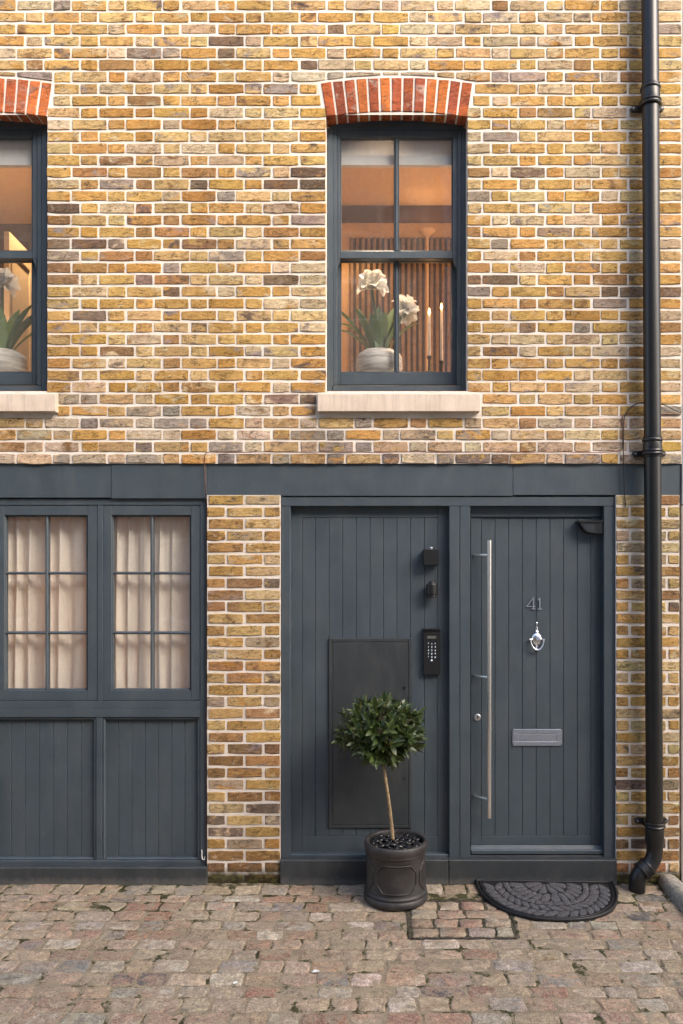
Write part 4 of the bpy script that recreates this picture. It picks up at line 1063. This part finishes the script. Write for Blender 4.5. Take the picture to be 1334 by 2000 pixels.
# ================================================================== THINGS ON THE WALL
# cast iron drainpipe
dp_ = tag(empty('drainpipe', None, (PX(1278, -.09), -0.09, 0)), 'black cast iron drainpipe running down the wall beyond the front door', 'drainpipe')
YP = -0.085; RP = 0.0515
def pxs(py): return PX(1269.5 + 9.0*(py/1650.0), YP)
oX = PX(1278, -.09)
m = MB(); m.tube([(pxs(py)-oX, YP+0.09, PZ(py, YP)) for py in (-160, 300, 800, 1300, 1652)], RP, 40); m.build('pipe', 'pipe_iron', dp_, True, 60)
def collar(py0, ear_py, ears=True):
    z = lambda p: PZ(p, YP); x = pxs(py0)-oX
    m = MB(); prof = [(RP-0.001, z(py0+40)), (RP+0.0045, z(py0+40)), (RP+0.006, z(py0+38)), (RP+0.006, z(py0+14)), (RP+0.0045, z(py0+11)), (RP+0.009, z(py0+9.5)), (RP+0.011, z(py0+7)), (RP+0.009, z(py0+4.5)), (RP+0.0045, z(py0+3)), (RP+0.005, z(py0)), (RP-0.001, z(py0-1))]
    m.lathe(prof, (x, YP+0.09, 0), 40, close=False); m.build('collar', 'pipe_iron', dp_, True, 40)
    if not ears: return
    b = MB(); ze = z(ear_py)
    b.lathe([(RP+0.004, ze-0.018), (RP+0.013, ze-0.016), (RP+0.015, ze-0.010), (RP+0.010, ze-0.004), (RP+0.010, ze+0.004), (RP+0.015, ze+0.010), (RP+0.013, ze+0.016), (RP+0.004, ze+0.018)], (x, YP+0.09, 0), 40, close=False)
    for s_ in (-1, 1):
        pts = []
        for i in range(9):
            t = -math.pi/2+math.pi*i/8; pts.append((x+s_*(0.086+0.018*math.cos(t)), ze+0.018*math.sin(t)))
        pts = [(x+s_*0.03, ze-0.018)] + pts + [(x+s_*0.03, ze+0.018)]
        if s_ < 0: pts.reverse()
        b.prism(pts, 0.055, 0.075, 0.004)
        b.box(x+s_*0.084-0.008, x+s_*0.084+0.008, 0.075, 0.093, ze-0.008, ze+0.008)
    b.build('bracket', 'pipe_iron', dp_, True, 40)
    for s_ in (-1, 1):
        m = MB(); m.lathe([(0.0075, 0), (0.0075, 0.004), (0.005, 0.007), (0.0001, 0.0075)], (x+s_*0.088, 0.056, ze), 12, 'Y'); m.build('bolt', 'dull_bolt', dp_, True, 40)
collar(166, 202.5); collar(853, 884); collar(1606, 1609)
# swan-neck and shoe
p0 = Vector((pxs(1652)-oX, YP+0.09, PZ(1645, YP))); zz_ = lambda p: PZ(p, YP); xx_ = lambda p: PX(p, YP)-oX
path = [(xx_(1278.5), YP+0.09, zz_(1640)), (xx_(1278.5), YP+0.09, zz_(1658)), (xx_(1278), YP+0.088, zz_(1666)), (xx_(1275), YP+0.084, zz_(1676)), (xx_(1268), YP+0.078, zz_(1686)), (xx_(1259), YP+0.07, zz_(1693)), (xx_(1250), YP+0.064, zz_(1699)), (xx_(1244.5), YP+0.06, zz_(1706)), (xx_(1241.5), YP+0.058, zz_(1716)), (xx_(1240.5), YP+0.056, zz_(1742))]
def smooth_path(p, k=5):
    p = [Vector(q) for q in p]; o = []
    for i in range(len(p)-1):
        a, b, c, d = p[max(i-1,0)], p[i], p[i+1], p[min(i+2,len(p)-1)]
        for j in range(k):
            t = j/k; o.append(0.5*((2*b)+(c-a)*t+(2*a-5*b+4*c-d)*t*t+(3*b-a-3*c+d)*t*t*t))
    o.append(p[-1]); return o
sp_ = smooth_path(path)
m = MB(); m.tube(sp_, RP-0.002, 36); m.build('swan_neck', 'pipe_iron', dp_, True, 60)
# the sleeve on the raked length, ribbed at both ends
i0 = min(range(len(sp_)), key=lambda i: abs(sp_[i].x-xx_(1264))); i1 = min(range(len(sp_)), key=lambda i: abs(sp_[i].x-xx_(1248.5)))
a, b = sp_[i0], sp_[i1]; d = (b-a)
rs_ = [RP, RP+0.009, RP+0.010, RP+0.005, RP+0.005, RP+0.010, RP+0.009, RP]; ts = [0, 0.03, 0.15, 0.20, 0.80, 0.85, 0.97, 1.0]
m = MB(); m.tube([a+d*t for t in ts], rs_, 36); m.build('sleeve', 'pipe_iron', dp_, True, 50)

# cables
def cable(nm, pts, r, mt, lb, cat='cable'):
    o = empty(nm, None, pts[0]); q = [Vector(p)-Vector(pts[0]) for p in pts]
    bpy.data.objects.remove(o)
    return tag(MB().tube(q, r, 8).build(nm, mt, None, True, None, pts[0]), lb, cat)
Yc_ = -0.011
P2 = lambda x, y, Y=Yc_: (PX(x, Y), Y, PZ(y, Y))
run = [P2(402, 968), P2(401, 940), P2(399.8, 905), P2(399.6, 892), P2(400.6, 887), P2(404, 884), P2(409, 883)]
x = 440
while x < 1205: run.append(P2(x, 883.2+0.7*math.sin(x*0.045)+0.3*math.sin(x*.13))); x += 22
run += [P2(1206, 882), P2(1212, 880.5), P2(1215.5, 876), P2(1216.3, 868), P2(1215.6, 840), P2(1215.3, 818), P2(1217, 811), P2(1222, 808), P2(1232, 807), P2(1260, 807.4), P2(1300, 808), P2(1329, 808.5)]
cable('copper_cable', run, 0.0027, 'copper', 'thin copper coloured cable clipped along the bricks above the fascia')
run = [P2(1330, 806, -0.02), P2(1318, 801, -0.02), P2(1302, 793, -0.02), P2(1288, 788.6, -0.016), P2(1270, 786.5, -0.012), P2(1252, 786.6, -0.014), P2(1238, 791, -0.016), P2(1229, 799, -0.016), P2(1222.5, 808, -0.017), P2(1218.5, 820, -0.017), P2(1218, 850, -0.018), P2(1217.4, 880, -0.018), P2(1217.5, 905, -0.018), P2(1219, 945, -0.014), P2(1220.8, 975, -0.012), P2(1221.2, 988, -0.010), P2(1221.4, 989, 0.004)]
cable('black_cable', smooth_path(run, 3), 0.0032, 'black_cable', 'slack black cable looping behind the drainpipe and down across the fascia')
run = [P2(402.6, 969, 0.006)] + [P2(403.3+0.5*math.sin(k*1.7), 980+k*30, 0.012) for k in range(24)] + [P2(403.6, 1690, 0.012)]
cable('brown_cable', run, 0.0042, 'brown_cable', 'dark brown cable running down the joint between garage front and brick pier')
cable('white_wire_end', smooth_path([P2(393.6, 1660, 0.024), P2(394.6, 1666, 0.016), P2(394.2, 1672, 0.015), P2(396, 1678, 0.012), P2(399, 1679, 0.013), P2(400.2, 1673, 0.024)], 4), 0.0028, 'white_plastic', 'short loose white wire end low on the garage frame')

# devices on the side panel
def rounded(x0, x1, y0, y1, Y, r, n=5):
    X0, X1, Z0, Z1 = PX(x0, Y), PX(x1, Y), PZ(y1, Y), PZ(y0, Y); p = []
    for cx, cz, a0 in ((X0+r, Z0+r, math.pi), (X1-r, Z0+r, 1.5*math.pi), (X1-r, Z1-r, 0), (X0+r, Z1-r, .5*math.pi)):
        for i in range(n): a = a0+.5*math.pi*i/(n-1); p.append((cx+r*math.cos(a), cz+r*math.sin(a)))
    return p
sb = tag(empty('sensor_box', None, (0,0,0)), 'small square black box high on the blue side panel', 'sensor box')
m = MB(); Y = Yp-0.072; m.prism(rounded(827.3, 857.3, 1073, 1103.5, Y, 0.006), Y, Yp-0.001, 0.0025); m.build('case', 'black_plastic', sb, True, 35)
m = MB(); m.lathe([(0.0001, PZ(1067.8, Y+.03)), (0.009, PZ(1068.4, Y+.03)), (0.0105, PZ(1070, Y+.03)), (0.008, PZ(1073.5, Y+.03))][::-1], (PX(842, Y+.03), Y+0.03, 0), 16); m.build('silver_stud', 'chrome', sb, True, 40)
wl_ = tag(empty('wall_light', None, (0,0,0)), 'short black cylinder spotlight on the side panel above the keypad', 'wall light')
Y = Yp-0.048; X = PX(843.2, Y); z = lambda p: PZ(p, Y); r = 11.0/S
m = MB(); m.lathe([(r*0.80, z(1168)), (r*0.83, z(1167.3)), (r*0.83, z(1161.2)), (r*0.98, z(1160.4)), (r, z(1159.6)), (r, z(1141.5)), (r*0.97, z(1140.6)), (r*0.66, z(1140.2)), (r*0.62, z(1138)), (r*0.45, z(1135.6)), (0.0001, z(1134.8))], (X, Y, 0), 32); m.build('shade', 'black_plastic', wl_, True, 14)
m = MB(); m.cbox(X-0.02, X+0.02, Y+r*0.8, Yp-0.001, z(1157), z(1144), 0.002); m.build('mount', 'black_plastic', wl_)
kp = tag(empty('keypad', None, (0,0,0)), 'tall black entry keypad with lit buttons on the side panel', 'keypad')
Y = Yp-0.030
m = MB(); m.prism(rounded(827.2, 860.2, 1230, 1318, Y, 0.006), Y, Yp-0.001, 0.002); m.build('case', 'black_plastic', kp, True, 35)
m = MB(); m.jb(826.6, 860.8, 1228.3, 1230.6, Y-0.012, Yp-0.001, 0.001); m.build('rain_hood', 'black_plastic', kp)
m = MB(); m.jb(834.3, 851.8, 1242, 1247.3, Y-0.0012, Y+0.002, 0.0005); m.build('display', 'screen', kp)
m = MB(); m.lathe([(0.0001, 0.0016), (0.0055, 0.0016), (0.006, 0.0)], (PX(843.5, Y), Y, PZ(1236.5, Y)), 14, 'Y'); m.build('camera_lens', 'dark_glass', kp, True, 40)
def glyph(txt, px_, py_, size, Y, parent):
    c = bpy.data.curves.new('key', 'FONT'); c.body = txt; c.size = size; c.align_x = 'CENTER'; c.align_y = 'CENTER'; c.extrude = 0.0004
    o = bpy.data.objects.new('key', c); col.objects.link(o)
    me = bpy.data.meshes.new_from_object(o); bpy.data.objects.remove(o)
    me.materials.clear(); me.materials.append(M['key_light'])
    k = bpy.data.objects.new('key', me); col.objects.link(k); k.rotation_euler = (rad(90), 0, 0); k.location = (PX(px_, Y), Y-0.0008, PZ(py_, Y)); k.parent = parent
for r_, (row_) in enumerate((('^','v','>'), ('1','2','3'), ('4','5','6'), ('7','8','9'), ('*','0','#'))):
    for c_, t in enumerate(row_): glyph(t, 836.7+6.7*c_, 1257+6.6*r_, 0.0155, Y, kp)
bell = MB(); q = lambda dx, dy: (PX(843.3+dx, Y), PZ(1289.7-dy, Y))
bell.prism([q(-2,-1.2), q(2,-1.2), q(1.3,0.2), q(0.9,1.6), q(0,2.1), q(-0.9,1.6), q(-1.3,0.2)], Y-0.0010, Y+0.0005); bell.build('bell_key', 'key_light', kp)
# corner closer on the door
cl = tag(empty('corner_camera', None, (0,0,0)), 'black wedge shaped fitting tucked in the top corner of the front door', 'door fitting')
Y = Yd-0.062
pts_ = [(1131,1018.5),(1133,1022),(1135.5,1027.5),(1139,1033.5),(1143.5,1038),(1149,1041),(1156,1042.3),(1167,1042.3),(1177.5,1042.3),(1177.5,1018.5)]
m = MB(); m.prism([(PX(a,Y), PZ(b,Y)) for a, b in pts_], Y, Yd+0.0, 0.004); m.build('body', 'black_plastic', cl, True, 30)
m = MB(); m.jb(1129.5, 1178, 1016.3, 1020.6, Y-0.006, Yd, 0.0015); m.build('top_plate', 'black_plastic', cl)
m = MB(); m.prism([(PX(a,Y), PZ(b,Y)) for a, b in [(1136,1023.5),(1140,1031),(1145,1036.5),(1151,1039.5),(1165,1040.2),(1160.5,1023.5)]], Y-0.002, Y+0.001, 0.001); m.build('lens_cover', 'dark_glass', cl)

# ================================================================== PLANTER, BAY TREE, DOORMAT
PCX, PCY = 0.117, -0.235
pot = tag(empty('planter', None, (PCX, PCY, 0)), 'round charcoal clay planter with moulded octagonal panels by the side panel', 'planter')
r = 0.186
prof = [(0.0001,0.0),(r*0.93,0.0),(r*1.0,0.006),(r*1.035,0.018),(r*1.04,0.032),(r*1.015,0.046),(r*0.99,0.050),(r*1.0,0.054),(r*1.005,0.060),(r*0.995,0.067),(r*0.965,0.070),(r*0.955,0.074),
        (r*0.955,0.285),(r*0.96,0.288),(r*0.985,0.292),(r*0.99,0.297),(r*0.985,0.302),(r*1.0,0.310),(r*1.015,0.320),(r*1.02,0.335),(r*1.01,0.348),(r*0.985,0.356),(r*0.95,0.358),(r*0.90,0.355),(r*0.885,0.348),(r*0.88,0.320),(0.0001,0.320)]
m = MB(); m.lathe(prof, (0,0,0.004), 72, close=False); m.build('body', 'pot_clay', pot, True, 50)
for k in range(4):                                                       # raised octagon beads round the body
    a0 = -math.pi/2 + k*math.pi/2; hw_, z0, z1, c = 0.70, 0.094, 0.256, 0.046; ca_ = 0.23
    corners = [(-hw_+ca_, z1), (hw_-ca_, z1), (hw_, z1-c), (hw_, z0+c), (hw_-ca_, z0), (-hw_+ca_, z0), (-hw_, z0+c), (-hw_, z1-c)]
    pts = []
    for i in range(8):
        p, q = corners[i], corners[(i+1) % 8]
        for j in range(6):
            t = j/6; a = a0+p[0]+(q[0]-p[0])*t; pts.append((r*0.955*math.cos(a), r*0.955*math.sin(a), p[1]+(q[1]-p[1])*t+0.004))
    pts.append(pts[0]); pts.append(pts[1])
    m = MB(); m.tube(pts, 0.0054, 8, False); m.build('octagon_bead', 'pot_clay', pot, True)
m = MB(); m.lathe([(0.0001, 0.326), (r*0.879, 0.322)], (0,0,0.004), 32, close=False); m.build('soil', 'soil', pot)
# pebbles: one shape, copied
def pebble_mesh(seed):
    rr = random.Random(seed); m = MB(); vs = []; fs = []; n, k = 7, 10
    for i in range(n+1):
        th = math.pi*i/n
        for j in range(k):
            ph_ = 2*math.pi*j/k; g = 1+0.10*math.sin(2*ph_+seed)*math.sin(th)
            vs.append((math.sin(th)*math.cos(ph_)*g, math.sin(th)*math.sin(ph_)*g*0.78, math.cos(th)*0.5))
    for i in range(n):
        for j in range(k): jj = (j+1) % k; fs.append((i*k+j, (i+1)*k+j, (i+1)*k+jj, i*k+jj))
    return m.add(vs, fs)
protos = [pebble_mesh(s_).build('pebble', 'pebble', None, True) for s_ in (1, 2, 3)]
spots = []
tries = 0
while len(spots) < 78 and tries < 6000:
    tries += 1
    q = R.uniform(0, 1)**0.5*(r*0.86-0.012); a = R.uniform(0, 6.283); x, y_ = q*math.cos(a), q*math.sin(a)
    sz = R.uniform(0.0150, 0.0240)
    lay_ = 0 if all((x-s[0])**2+(y_-s[1])**2 > (0.78*(sz+s[2]))**2 for s in spots) else None
    if lay_ is None and tries > 2500 and all((x-s[0])**2+(y_-s[1])**2 > (0.5*(sz+s[2]))**2 for s in spots): lay_ = 1
    if lay_ is None or (abs(x-(-0.018)) < 0.02 and abs(y_) < 0.02): continue
    spots.append((x, y_, sz, lay_))
for i, (x, y_, sz, ly) in enumerate(spots):
    o = protos[i] if i < 3 else protos[i % 3].copy()
    if i >= 3: col.objects.link(o)
    o.location = (PCX+x, PCY+y_, 0.336+0.011*ly+R.uniform(0, 0.006)); o.scale = (sz*1.2, sz*1.1, sz*1.05); o.rotation_euler = (R.uniform(-.35,.35), R.uniform(-.35,.35), R.uniform(0, 6.28))
    tag(o, 'smooth black pebble covering the soil around the bay tree stem', 'pebble', 'black pebbles in the planter')

# bay tree
TD = D+PCY
bay = tag(empty('bay_tree', None, (PCX, PCY, 0.33)), 'clipped bay tree standard with round dark green crown growing in the planter', 'tree')
zof = -0.33
tp = [(767,1640), (765.5,1620), (762,1590), (758.5,1560), (755,1535), (752.5,1520), (751,1505), (748.5,1490), (747,1465), (746,1430)]
pts = [(PX(a, PCY)-PCX, 0.01*math.sin(i*1.1), PZ(b, PCY)+zof) for i, (a, b) in enumerate(tp)]
m = MB(); m.tube(smooth_path(pts, 3), [0.0125-0.0050*min(1, i/24) + (0.002 if i == 15 else 0) for i in range(28)], 12); trunk = m.build('trunk', 'trunk_bark', bay, True)
C = Vector((PX(746, PCY)-PCX, 0.0, PZ(1431, PCY)+zof)); RXc, RZc = 0.222, 0.182
def leaf(mb, p, d, up, ln, wd, rr):
    d = d.normalized(); s_ = d.cross(up); s_ = s_.normalized() if s_.length > 1e-4 else d.orthogonal(); nrm = s_.cross(d)
    bend = R.uniform(-0.25, 0.35); vs = []
    for t, wf in ((0.0, 0.10), (0.25, 0.75), (0.55, 1.0), (0.82, 0.55), (1.0, 0.03)):
        c = p + d*ln*t - nrm*bend*ln*t*t; wv = wd*wf; ru = R.uniform(-0.1, 0.1)*wv
        vs += [c - s_*wv + nrm*(wv*0.30+ru), c, c + s_*wv + nrm*(wv*0.30-ru)]
    fs = []
    for i in range(4): a = i*3; fs += [(a, a+1, a+4, a+3), (a+1, a+2, a+5, a+4)]
    mb.add(vs, fs, ((.3,)*3, (.3,)*3, (rr, rr, rr)))
cr = MB(); br = MB(); be = MB()
ico = [(0,0,1),(1,0,0),(0,1,0),(-1,0,0),(0,-1,0),(0,0,-1)]; icf = [(0,1,2),(0,2,3),(0,3,4),(0,4,1),(5,2,1),(5,3,2),(5,4,3),(5,1,4)]
NT = 175
for i in range(NT):
    z_ = 1-2*(i+0.5)/NT; a = i*2.39996+R.uniform(-.25,.25); q = math.sqrt(1-z_*z_)
    u = Vector((q*math.cos(a), q*math.sin(a), z_))
    bump_ = 0.97+0.26*mnoise.noise(u*2.3+Vector((3,1,2)))+R.uniform(-0.13, 0.09)
    if i % 4 == 0: bump_ *= 0.74
    elif i % 17 == 0: bump_ *= 1.17
    if z_ < -0.6: bump_ *= 0.82
    tip = C+Vector((u.x*RXc, u.y*RXc, u.z*RZc))*bump_
    root = C+(tip-C)*0.25+Vector((0,0,-0.05))
    if i % 2 == 0: br.tube([C+Vector((0,0,-0.10)), root, tip], [0.004, 0.003, 0.0014], 5)
    out = (tip-C).normalized()
    ax = (out+Vector((R.uniform(-.5,.5), R.uniform(-.5,.5), R.uniform(-.05,.6)))).normalized(); o1 = ax.orthogonal().normalized(); o2 = ax.cross(o1)
    nl = R.randint(5, 8); tone = R.random()
    for k in range(nl):
        aa = 2.4*k+R.uniform(-.3,.3); sprd = 0.35+0.85*(k/nl)+R.uniform(-.15,.2)
        d = ax*math.cos(sprd)+(o1*math.cos(aa)+o2*math.sin(aa))*math.sin(sprd)
        leaf(cr, tip-ax*0.028*(k/nl), d, ax, R.uniform(0.050, 0.086), R.uniform(0.0110, 0.0165), min(1, max(0, tone*0.6+R.uniform(0, 0.4)+(0.2 if k < 2 else -0.1))))
    if R.random() < 0.34:
        for k in range(R.randint(5, 11)):
            c = tip+ax*R.uniform(-0.012, 0.018)+o1*R.uniform(-.016,.016)+o2*R.uniform(-.016,.016); s_ = R.uniform(0.0022, 0.0036)
            be.add([c+Vector(v_)*s_ for v_ in ico], icf)
cr.build('crown', 'bay_leaf', bay, True); br.build('branches', 'trunk_bark', bay, True); tag(be.build('flower_buds', 'berry', bay, True), kind='stuff')

# doormat
MW, MDp = 0.430, 0.515
mcx, mcy = PX(1062, -0.03), -0.032
dm = tag(empty('doormat', None, (mcx, mcy, 0.012)), 'half round charcoal doormat with leaf pattern and black rubber rim at the front door', 'doormat')
dm.rotation_euler = (0, 0, rad(-2.0))
def mo(t, k=1.0):                                                         # outline of the half round, t 0..1 along the curve
    a = math.pi*t; return (MW*k*math.copysign(abs(math.cos(a))**0.86, math.cos(a)), -MDp*k*math.sin(a)**0.92)
def lift(x, y): return 0.010*max(0, 1+y/0.10)+0.003*mnoise.noise((x*3, y*3, 2))
n = 60
def disc(k0, zt, zb, yoff=0.0):
    ring = [mo(i/n, k0) for i in range(n+1)]; ring = [(x, y+yoff) for x, y in ring]
    m = MB(); vs = [(0, -0.10*k0+yoff, zt)]+[(x, y, zt+lift(x, y)) for x, y in ring]+[(x*1.004, y*1.004, zb+lift(x, y)*0.6) for x, y in ring]
    N = len(ring); fs = []
    for i in range(N):
        j = (i+1) % N; fs += [(0, 1+j, 1+i), (1+i, 1+j, 1+N+j, 1+N+i)]
    return m.add(vs, fs)
disc(1.0, 0.007, -0.012).build('base', 'mat_rubber', dm, True, 40)
def bead(k, rr, y_end, nm='rim'):
    pts = [mo(i/n, k) for i in range(n+1)]; pts = [(x, y-0.012, 0.009+lift(x, y)) for x, y in pts]
    nb_ = 24; back = [(pts[-1][0]+(pts[0][0]-pts[-1][0])*i/nb_, pts[0][1]*1.0-0.0+0.006*math.sin(math.pi*i/nb_)*-0.0) for i in range(1, nb_)]
    pts += [(x, y, 0.009+lift(x, y)) for x, y in back]; pts += [pts[0], pts[1]]
    MB().tube(pts, rr, 10, False).build(nm, 'mat_rubber', dm, True)
bead(0.98, 0.008, 0); bead(0.935, 0.005, 0)
def pad(pts, z=0.0075, h=0.0024):
    cx = sum(p[0] for p in pts)/len(pts); cy = sum(p[1] for p in pts)/len(pts); n_ = len(pts)
    vs = [(cx, cy, z+h+lift(cx, cy)+0.001)]
    vs += [(cx+(x-cx)*0.94, cy+(y-cy)*0.94, z+h+lift(x, y)) for x, y in pts]+[(x, y, z+h*0.6+lift(x, y)) for x, y in pts]+[(x, y, z-0.003+lift(x, y)) for x, y in pts]
    fs = [(0, 1+i, 1+(i+1) % n_) for i in range(n_)]
    for r_ in (0, 1):
        for i in range(n_):
            j = (i+1) % n_; fs.append((1+r_*n_+i, 1+(r_+1)*n_+i, 1+(r_+1)*n_+j, 1+r_*n_+j))
    MB().add(vs, fs).build('leaf_pad', 'mat_pile', dm, True, 60)
def pol(t, k): x, y = mo(t, k); return (x, y-0.018)
def petal(t0, t1, k0, k1, tilt=0.0):
    tc, kc = (t0+t1)/2, (k0+k1)/2; pts = []
    for i in range(12):
        a = -2*math.pi*i/12; ca_, sa_ = math.cos(a), math.sin(a)
        u = math.copysign(abs(ca_)**0.5, ca_)*(1-0.2*max(0, sa_)); v = math.copysign(abs(sa_)**0.55, sa_)
        pts.append(pol(min(.995, max(.005, tc+(t1-t0)/2*u+tilt*v*(t1-t0))), kc+(k1-k0)/2*v))
    pad(pts)
for k0, k1, cnt, off, tl in ((0.755, 0.895, 20, 0.0, .35), (0.620, 0.750, 17, 0.03, -.35), (0.31, 0.520, 12, 0.0, 0.2), (0.06, 0.303, 6, 0.02, 0.0)):
    g = 0.002 if k0 > 0.3 else 0.008
    for i in range(cnt): petal(0.02+0.96*i/cnt+g*0.5, 0.02+0.96*(i+1)/cnt-g*0.5, k0, k1, tl)
for i in range(16):                                                      # the smooth ring between the two fields
    t0, t1 = 0.015+0.97*i/16, 0.015+0.97*(i+1)/16-0.001
    pad([pol(t0+(t1-t0)*j/4, 0.61) for j in range(5)]+[pol(t1-(t1-t0)*j/4, 0.53) for j in range(5)], h=0.005)

# ---- scraps of paper and the growth along the foot of the wall
for px_, py_, sz, lb in ((616, 1903, 0.022, 'small crumpled scrap of white paper on the cobbles below the planter'), (459, 1924, 0.013, 'tiny white scrap of paper on the cobbles in front of the brick pier')):
    s_ = (py_-HY)/H; Yg = S*D/s_-D; X = (px_-CX)/s_
    m = MB(); n_ = 9; vs = [(0, 0, 0.004)]
    for i in range(n_):
        a = 2*math.pi*i/n_; q = sz*R.uniform(0.55, 1.1); vs.append((q*math.cos(a), q*0.7*math.sin(a), R.uniform(0.0, 0.008)))
    vs += [(x, y, z-0.001) for x, y, z in vs]
    m.add(vs, [(0, 1+i, 1+(i+1) % n_) for i in range(n_)]+[(n_+1, n_+2+(i+1) % n_, n_+2+i) for i in range(n_)])
    tag(m.build('paper_scrap', 'white_plastic', None, False, None, (X, Yg, 0.010)), lb, 'litter')
m = MB()
def tuft(x, y, z, hgt, n_):
    for k in range(n_):
        a = R.uniform(0, 6.28); l = R.uniform(0.4, 1)*hgt; b = Vector((x+R.uniform(-.006,.006), y+R.uniform(-.004,.004), z)); d = Vector((math.cos(a)*0.5, math.sin(a)*0.5-0.2, 1)).normalized()*l; w_ = Vector((-math.sin(a), math.cos(a), 0))*0.0012
        t_ = R.random(); m.add([b-w_, b+w_, b+d], [(0,1,2)], ((.3,)*3, (.3,)*3, (t_, t_, t_)))
for k in range(330):
    x = R.uniform(PX(-20), PX(404)) if k < 200 else R.uniform(PX(404), PX(1205))
    if k >= 200 and PCX-0.2 < x < PCX+0.2: continue
    dens = mnoise.noise((x*3.0, 1.7, 4.2))
    if dens < -0.05: continue
    tuft(x, -0.028-R.uniform(0, 0.012), gh(x, -0.03), 0.008+0.020*max(0, dens)*R.random(), R.randint(4, 9))
for k in range(60): tuft(R.uniform(PX(404.5), PX(547)), -0.012-R.uniform(0, .02), 0.0, 0.012, 6)
for k in range(120): x = R.uniform(PX(1205), KX); tuft(x, -R.uniform(0.012, 0.10), gh(x, -.05)+0.002, 0.010, 5)
tag(m.build('weeds', 'moss_growth'), 'dry moss and tiny weeds along the foot of the wall', 'weeds', kind='stuff')
